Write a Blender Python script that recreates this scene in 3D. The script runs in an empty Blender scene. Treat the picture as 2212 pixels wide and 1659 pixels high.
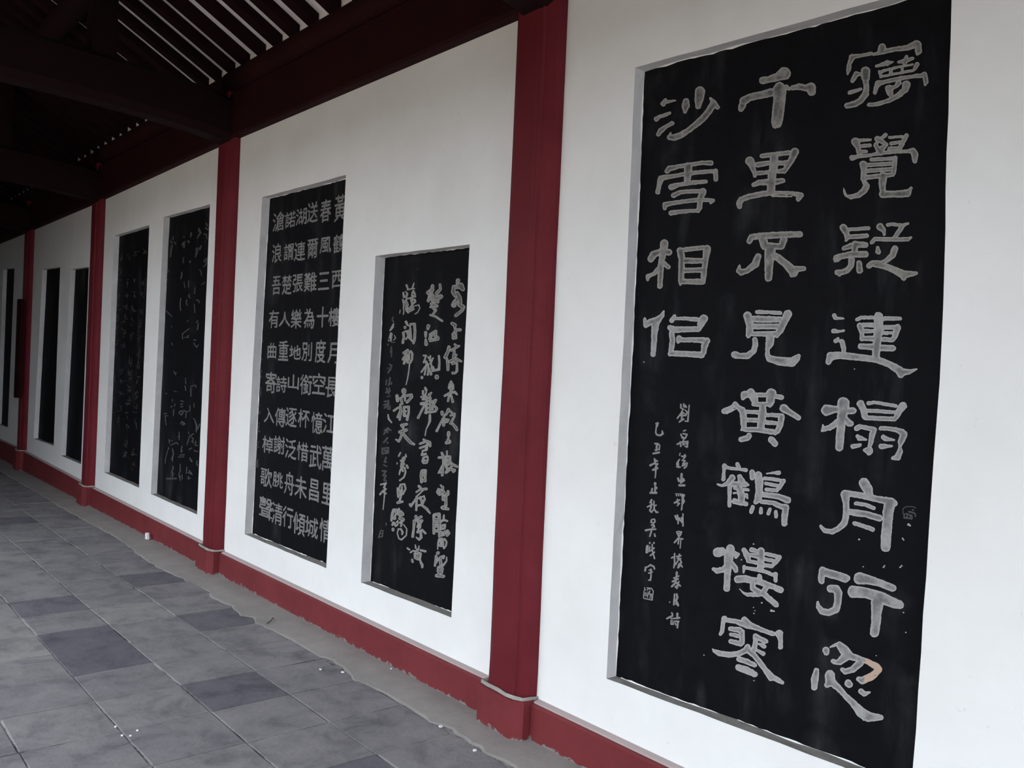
import bpy, bmesh, math, random
import numpy as np
from mathutils import Matrix, Vector

C = bpy.context.scene.collection
SC = bpy.context.scene
random.seed(7)
S = 2.4                      # metres per unit: the camera stands 2.4 m from the wall
H = 0.612                    # eye height in units

# ---------------------------------------------------------------- camera
FPX = 1926.26
RW = np.array([[0.6386297, -0.04504157, 0.76819488],
               [0.0404318, 0.99887064, 0.02495429],
               [-0.76845129, 0.01512295, 0.63972956]])     # (along wall, down, into wall) -> camera
def V(x, y, z):
    """Units measured from the eye (x along wall, y towards wall, z up) to metres above the floor."""
    return Vector((S*x, S*y, S*(z+H)))
cam = bpy.data.objects.new('camera', bpy.data.cameras.new('camera'))
C.objects.link(cam)
# rows of RW are the camera's right / down / forward axes in (x, down, y)
def axis(r): return Vector((r[0], r[2], -r[1]))
right, down, fwd = axis(RW[0]), axis(RW[1]), axis(RW[2])
M = Matrix((right, -down, -fwd)).transposed().to_4x4()
M.translation = V(0, 0, 0)
cam.matrix_world = M
cam.data.sensor_fit = 'HORIZONTAL'; cam.data.sensor_width = 36.0
cam.data.lens = FPX/2212*36.0
cam.data.clip_start = 0.05; cam.data.clip_end = 500
SC.camera = cam
SC.render.resolution_x, SC.render.resolution_y = 2212, 1659

# ---------------------------------------------------------------- world, exposure
w = bpy.data.worlds.new('overcast_sky'); SC.world = w; w.use_nodes = True
bg = w.node_tree.nodes['Background']
bg.inputs[0].default_value = (0.86, 0.93, 1.0, 1)
bg.inputs[1].default_value = 6.6
SC.view_settings.view_transform = 'Standard'; SC.view_settings.look = 'None'
SC.view_settings.gamma = 1.0; SC.view_settings.use_curve_mapping = False
SC.view_settings.exposure = 0.12

# ---------------------------------------------------------------- helpers
def ray(px, py):
    d = np.array([(px-1106)/FPX, (py-829.5)/FPX, 1.0])
    return RW.T @ d
def W(px, py, y=1.0):
    """Where the line of sight through a photo point meets the plane at depth y (wall face = 1)."""
    r = ray(px, py); t = y/r[2]
    return (r[0]*t, -r[1]*t)

def tag(o, label=None, cat=None, group=None, kind=None):
    if label: o['label'] = label
    if cat: o['category'] = cat
    if group: o['group'] = group
    if kind: o['kind'] = kind
    return o
def empty(name, loc, **k):
    o = bpy.data.objects.new(name, None); o.location = loc; C.objects.link(o)
    o.empty_display_size = 0.1
    return tag(o, **k)
def mesh_obj(name, verts, faces, mat, parent=None, origin=None, smooth=False, **k):
    """verts in metres (world). Parented to an Empty at its location without offset."""
    off = Vector(origin) if origin is not None else (parent.location.copy() if parent is not None else Vector((0, 0, 0)))
    me = bpy.data.meshes.new(name)
    me.from_pydata([tuple(Vector(v)-off) for v in verts], [], faces)
    me.materials.append(mat); me.update()
    if smooth:
        for p in me.polygons: p.use_smooth = True
    o = bpy.data.objects.new(name, me); C.objects.link(o)
    if parent is not None:
        o.parent = parent
        o.location = off - root_loc(parent)
    else:
        o.location = off
    return tag(o, **k)
def root_loc(o):
    l = Vector((0, 0, 0))
    while o is not None:
        l = l + o.location; o = o.parent
    return l
def box_vf(a, b):
    (x0, y0, z0), (x1, y1, z1) = a, b
    v = [(x0,y0,z0),(x1,y0,z0),(x1,y1,z0),(x0,y1,z0),(x0,y0,z1),(x1,y0,z1),(x1,y1,z1),(x0,y1,z1)]
    f = [(0,3,2,1),(4,5,6,7),(0,1,5,4),(1,2,6,5),(2,3,7,6),(3,0,4,7)]
    return v, f
def box_obj(name, a, b, mat, parent=None, bev=0.0, **k):
    """Box between two points in units, with softened edges."""
    A, B = V(*a), V(*b)
    v, f = box_vf(tuple(min(A[i], B[i]) for i in range(3)), tuple(max(A[i], B[i]) for i in range(3)))
    o = mesh_obj(name, v, f, mat, parent, **k)
    if bev: bevel(o, bev)
    return o
def bevel(o, wd, seg=2):
    bm = bmesh.new(); bm.from_mesh(o.data)
    bmesh.ops.bevel(bm, geom=bm.edges[:]+bm.verts[:], offset=wd, segments=seg, affect='EDGES', profile=0.5)
    bm.to_mesh(o.data); bm.free()
def prism(name, plan, z0, z1, mat, parent=None, smooth=False, zs=None, jit=0, **k):
    """Extrude a plan (units) between heights, optionally with in-between rings that wobble by hand."""
    n = len(plan); zs = zs or [z0, z1]
    v = []; f = []
    for q, z in enumerate(zs):
        dx = random.uniform(-jit, jit); dy = random.uniform(-jit, jit)*0.5
        for (x, y) in plan: v.append(V(x+dx, y+dy, z))
    for q in range(len(zs)-1):
        for i in range(n):
            j = (i+1) % n
            f.append((q*n+i, q*n+j, (q+1)*n+j, (q+1)*n+i))
    f.append(tuple(range(n))[::-1]); f.append(tuple((len(zs)-1)*n+i for i in range(n)))
    return mesh_obj(name, v, f, mat, parent, smooth=smooth, **k)

# ---------------------------------------------------------------- materials
def new_mat(name):
    m = bpy.data.materials.new(name); m.use_nodes = True
    nt = m.node_tree; b = nt.nodes['Principled BSDF']
    return m, nt, b
def nd(nt, t, **k):
    n = nt.nodes.new(t)
    for a, v in k.items(): setattr(n, a, v)
    return n
def noise(nt, scale, detail=4, rough=0.55, vec=None, dist=0.0):
    n = nd(nt, 'ShaderNodeTexNoise'); n.inputs['Scale'].default_value = scale
    n.inputs['Detail'].default_value = detail; n.inputs['Roughness'].default_value = rough
    n.inputs['Distortion'].default_value = dist
    if vec is not None: nt.links.new(vec, n.inputs['Vector'])
    return n.outputs['Fac']
def ramp(nt, fac, stops):
    r = nd(nt, 'ShaderNodeValToRGB'); e = r.color_ramp.elements
    while len(e) < len(stops): e.new(0.5)
    for i, (p, c) in enumerate(stops):
        e[i].position = p; e[i].color = (c if len(c) == 4 else tuple(c)+(1,))
    nt.links.new(fac, r.inputs['Fac']); return r.outputs['Color']
def mix(nt, fac, a, b, mode='MIX'):
    m = nd(nt, 'ShaderNodeMix', data_type='RGBA', blend_type=mode)
    if isinstance(fac, (int, float)): m.inputs[0].default_value = fac
    else: nt.links.new(fac, m.inputs[0])
    for s, x in ((6, a), (7, b)):
        if isinstance(x, tuple): m.inputs[s].default_value = x if len(x) == 4 else x+(1,)
        else: nt.links.new(x, m.inputs[s])
    return m.outputs[2]
def bump(nt, b, height, strength=0.3, dist=0.01):
    n = nd(nt, 'ShaderNodeBump'); n.inputs['Strength'].default_value = strength
    n.inputs['Distance'].default_value = dist
    nt.links.new(height, n.inputs['Height']); nt.links.new(n.outputs['Normal'], b.inputs['Normal'])
def pos(nt):
    return nd(nt, 'ShaderNodeNewGeometry').outputs['Position']
def mscale(nt, vec, s):
    m = nd(nt, 'ShaderNodeMapping'); nt.links.new(vec, m.inputs['Vector']); m.inputs['Scale'].default_value = s
    return m.outputs['Vector']

# white limewashed plaster, faintly mottled
M_WALL, nt, b = new_mat('white_plaster')
p = pos(nt)
c = ramp(nt, noise(nt, 2.2, 5, 0.6, p), [(0.3, (0.76, 0.755, 0.745)), (0.7, (0.83, 0.83, 0.825))])
sp = ramp(nt, noise(nt, 26, 3, 0.7, p), [(0.22, (0.84, 0.83, 0.82)), (0.31, (1, 1, 1))])
c = mix(nt, 1.0, c, sp, 'MULTIPLY')
nt.links.new(c, b.inputs['Base Color']); b.inputs['Roughness'].default_value = 0.9
bump(nt, b, noise(nt, 60, 5, 0.6, p), 0.12, 0.004)
# plaster of the niche edges and reveals, greyer than the wall face
M_JAMB, nt, b = new_mat('grey_plaster')
p = pos(nt)
c = ramp(nt, noise(nt, 9, 5, 0.6, p), [(0.3, (0.60, 0.59, 0.60)), (0.7, (0.72, 0.71, 0.72))])
nt.links.new(c, b.inputs['Base Color']); b.inputs['Roughness'].default_value = 0.92
bump(nt, b, noise(nt, 70, 5, 0.6, p), 0.3, 0.004)
M_SILL, nt, b = new_mat('dusty_mortar')
p = pos(nt)
c = ramp(nt, noise(nt, 14, 5, 0.65, p), [(0.3, (0.22, 0.205, 0.19)), (0.7, (0.36, 0.34, 0.32))])
nt.links.new(c, b.inputs['Base Color']); b.inputs['Roughness'].default_value = 0.95
bump(nt, b, noise(nt, 80, 4, 0.6, p), 0.5, 0.004)
M_LEDGE, nt, b = new_mat('pinkish_ledge_plaster')
b.inputs['Base Color'].default_value = (0.40, 0.33, 0.325, 1); b.inputs['Roughness'].default_value = 0.9
M_CHIP, nt, b = new_mat('white_putty')
b.inputs['Base Color'].default_value = (0.78, 0.78, 0.77, 1); b.inputs['Roughness'].default_value = 0.9
# oxblood paint
def red_mat(name, lo, hi, rough=0.55):
    m, nt, b = new_mat(name); p = pos(nt)
    c = ramp(nt, noise(nt, 3.5, 6, 0.65, p), [(0.25, lo), (0.75, hi)])
    sp = ramp(nt, noise(nt, 45, 4, 0.75, p), [(0.28, (0.5, 0.5, 0.5)), (0.4, (1, 1, 1))])
    c = mix(nt, 0.5, c, mix(nt, 1.0, c, sp, 'MULTIPLY'))
    nt.links.new(c, b.inputs['Base Color']); b.inputs['Roughness'].default_value = rough
    b.inputs['Specular IOR Level'].default_value = 0.1
    bump(nt, b, noise(nt, 30, 5, 0.6, p), 0.25, 0.004)
    return m
M_RED = red_mat('oxblood_paint', (0.104, 0.0115, 0.0170), (0.148, 0.019, 0.0265))
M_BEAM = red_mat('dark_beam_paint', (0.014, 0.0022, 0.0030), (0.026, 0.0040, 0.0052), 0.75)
M_XBEAM = red_mat('shaded_beam_paint', (0.008, 0.0024, 0.003), (0.014, 0.0040, 0.0044), 0.7)  # darker copy of the beam paint, roof shade put into its colour
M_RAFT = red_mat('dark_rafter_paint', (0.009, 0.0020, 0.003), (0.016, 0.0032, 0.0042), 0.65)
# painted skirting, chipped along the bottom
M_BASE, nt, b = new_mat('chipped_oxblood_skirting')
p = pos(nt)
c = ramp(nt, noise(nt, 3.5, 6, 0.65, p), [(0.25, (0.125, 0.017, 0.021)), (0.75, (0.18, 0.027, 0.031))])
sx = nd(nt, 'ShaderNodeSeparateXYZ'); nt.links.new(p, sx.inputs[0])
mr = nd(nt, 'ShaderNodeMapRange'); nt.links.new(sx.outputs['Z'], mr.inputs['Value'])
mr.inputs['From Min'].default_value = 0.0; mr.inputs['From Max'].default_value = 0.032
mr.inputs['To Min'].default_value = 0.17; mr.inputs['To Max'].default_value = -0.12
ad = nd(nt, 'ShaderNodeMath', operation='ADD'); nt.links.new(mr.outputs[0], ad.inputs[0]); nt.links.new(noise(nt, 24, 6, 0.75, p), ad.inputs[1])
chip = ramp(nt, ad.outputs[0], [(0.60, (0, 0, 0)), (0.64, (1, 1, 1))])
c = mix(nt, chip, c, (0.20, 0.19, 0.185))
nt.links.new(c, b.inputs['Base Color']); b.inputs['Roughness'].default_value = 0.7
b.inputs['Specular IOR Level'].default_value = 0.25
bump(nt, b, noise(nt, 25, 5, 0.6, p), 0.4, 0.005)
# black stone slab with faint chalky streaks running down
M_STONE, nt, b = new_mat('black_ink_stone')
p = pos(nt)
st = ramp(nt, noise(nt, 1.0, 5, 0.6, mscale(nt, p, (9, 1, 1.6))), [(0.50, (0, 0, 0)), (0.74, (1, 1, 1))])
sm = ramp(nt, noise(nt, 3.2, 5, 0.6, p), [(0.46, (0, 0, 0)), (0.72, (1, 1, 1))])
c = ramp(nt, noise(nt, 18, 4, 0.6, p), [(0.3, (0.0022, 0.0022, 0.0032)), (0.7, (0.0040, 0.0040, 0.0058))])
c = mix(nt, mix(nt, 1.0, st, sm, 'MULTIPLY'), c, (0.045, 0.046, 0.050))
dots = ramp(nt, noise(nt, 38, 2, 0.5, p), [(0.80, (0, 0, 0)), (0.83, (1, 1, 1))])
c = mix(nt, dots, c, (0.22, 0.22, 0.22))
nt.links.new(c, b.inputs['Base Color']); b.inputs['Roughness'].default_value = 0.7
b.inputs['Specular IOR Level'].default_value = 0.10
bump(nt, b, noise(nt, 40, 5, 0.6, p), 0.15, 0.003)
# carved strokes: pale rim, mottled inside where ink remains
def ink_mat(name, rim, deep, dark_up):
    m, nt, b = new_mat(name); p = pos(nt)
    at = nd(nt, 'ShaderNodeAttribute', attribute_name='edge', attribute_type='GEOMETRY').outputs['Fac']
    n1 = noise(nt, 16, 5, 0.65, p)
    patch = ramp(nt, n1, [(0.38, (0, 0, 0)), (0.58, (1, 1, 1))])
    deepness = ramp(nt, at, [(0.22, (0, 0, 0)), (0.62, (1, 1, 1))])
    c = mix(nt, mix(nt, 1.0, patch, deepness, 'MULTIPLY'), rim, dark_up)
    rimc = ramp(nt, at, [(0.02, (1.0, 1.0, 1.0)), (0.22, (0.80, 0.80, 0.80))])
    c = mix(nt, 1.0, c, rimc, 'MULTIPLY')
    gr = ramp(nt, noise(nt, 120, 3, 0.7, p), [(0.3, (0.82, 0.82, 0.82)), (0.6, (1, 1, 1))])
    c = mix(nt, 1.0, c, gr, 'MULTIPLY')
    ts = nd(nt, 'ShaderNodeAttribute', attribute_name='stain', attribute_type='GEOMETRY').outputs['Fac']
    c = mix(nt, ts, c, (0.46, 0.33, 0.26))
    nt.links.new(c, b.inputs['Base Color']); b.inputs['Roughness'].default_value = 0.85
    b.inputs['Specular IOR Level'].default_value = 0.2
    return m
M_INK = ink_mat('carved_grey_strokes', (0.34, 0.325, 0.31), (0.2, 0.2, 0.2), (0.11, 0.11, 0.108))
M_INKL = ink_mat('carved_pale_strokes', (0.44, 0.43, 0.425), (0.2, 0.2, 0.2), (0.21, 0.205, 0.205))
M_INK2 = ink_mat('faint_grey_strokes', (0.30, 0.29, 0.29), (0.15, 0.15, 0.15), (0.22, 0.22, 0.22))
M_INK3 = ink_mat('worn_grey_strokes', (0.085, 0.082, 0.088), (0.08, 0.08, 0.08), (0.045, 0.045, 0.05))
# paving
def tile_mat(name, lo, hi):
    m, nt, b = new_mat(name)
    tc = nd(nt, 'ShaderNodeTexCoord').outputs['Object']
    p = pos(nt)
    rnd = nd(nt, 'ShaderNodeObjectInfo').outputs['Random']
    base = ramp(nt, rnd, [(0.0, lo), (0.55, tuple((lo[i]+hi[i])/2 for i in range(3))), (1.0, hi)])
    n1 = ramp(nt, noise(nt, 5, 7, 0.7, p, 0.4), [(0.30, (0.52, 0.52, 0.54)), (0.50, (0.95, 0.945, 0.94)), (0.66, (1.12, 1.11, 1.08))])
    c = mix(nt, 1.0, base, n1, 'MULTIPLY')
    n2 = ramp(nt, noise(nt, 60, 4, 0.75, p), [(0.28, (0.55, 0.55, 0.55)), (0.42, (1, 1, 1))])
    c = mix(nt, 0.6, c, mix(nt, 1.0, c, n2, 'MULTIPLY'))
    nt.links.new(c, b.inputs['Base Color']); b.inputs['Roughness'].default_value = 0.8
    b.inputs['Specular IOR Level'].default_value = 0.3
    bump(nt, b, noise(nt, 35, 6, 0.65, p), 0.35, 0.006)
    return m
M_TILE = tile_mat('grey_brick_tile', (0.208, 0.198, 0.214), (0.236, 0.226, 0.238))
M_TILED = tile_mat('dark_brick_tile', (0.128, 0.122, 0.145), (0.15, 0.143, 0.165))
M_TILEP = tile_mat('pale_brick_tile', (0.25, 0.24, 0.245), (0.268, 0.257, 0.26))
M_GROUT, nt, b = new_mat('pale_joint_mortar')
p = pos(nt)
c = ramp(nt, noise(nt, 6, 5, 0.7, p), [(0.40, (0.03, 0.03, 0.03)), (0.58, (0.34, 0.33, 0.325))])
nt.links.new(c, b.inputs['Base Color']); b.inputs['Roughness'].default_value = 0.95
M_CEM, nt, b = new_mat('smoothed_cement')
p = pos(nt)
c = ramp(nt, noise(nt, 4, 6, 0.65, p), [(0.3, (0.25, 0.232, 0.222)), (0.7, (0.34, 0.318, 0.305))])
nt.links.new(c, b.inputs['Base Color']); b.inputs['Roughness'].default_value = 0.88
bump(nt, b, noise(nt, 40, 5, 0.6, p), 0.3, 0.004)
M_ROOFB, nt, b = new_mat('whitewashed_roof_boards')
p = pos(nt)
c = ramp(nt, noise(nt, 5, 5, 0.6, p), [(0.3, (0.68, 0.65, 0.68)), (0.7, (0.80, 0.77, 0.80))])
nt.links.new(c, b.inputs['Base Color']); b.inputs['Roughness'].default_value = 0.9
M_ROOFT, nt, b = new_mat('dark_roof_tiles')
b.inputs['Base Color'].default_value = (0.05, 0.05, 0.055, 1); b.inputs['Roughness'].default_value = 0.8
M_GRASS, nt, b = new_mat('courtyard_ground')
p = pos(nt)
c = ramp(nt, noise(nt, 1.5, 5, 0.6, p), [(0.3, (0.22, 0.17, 0.12)), (0.7, (0.32, 0.25, 0.185))])
nt.links.new(c, b.inputs['Base Color']); b.inputs['Roughness'].default_value = 0.95
M_PAPER, nt, b = new_mat('white_scrap')
b.inputs['Base Color'].default_value = (0.75, 0.75, 0.76, 1); b.inputs['Roughness'].default_value = 0.8
M_TWIG, nt, b = new_mat('dry_twig')
b.inputs['Base Color'].default_value = (0.05, 0.035, 0.025, 1); b.inputs['Roughness'].default_value = 0.9

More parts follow.
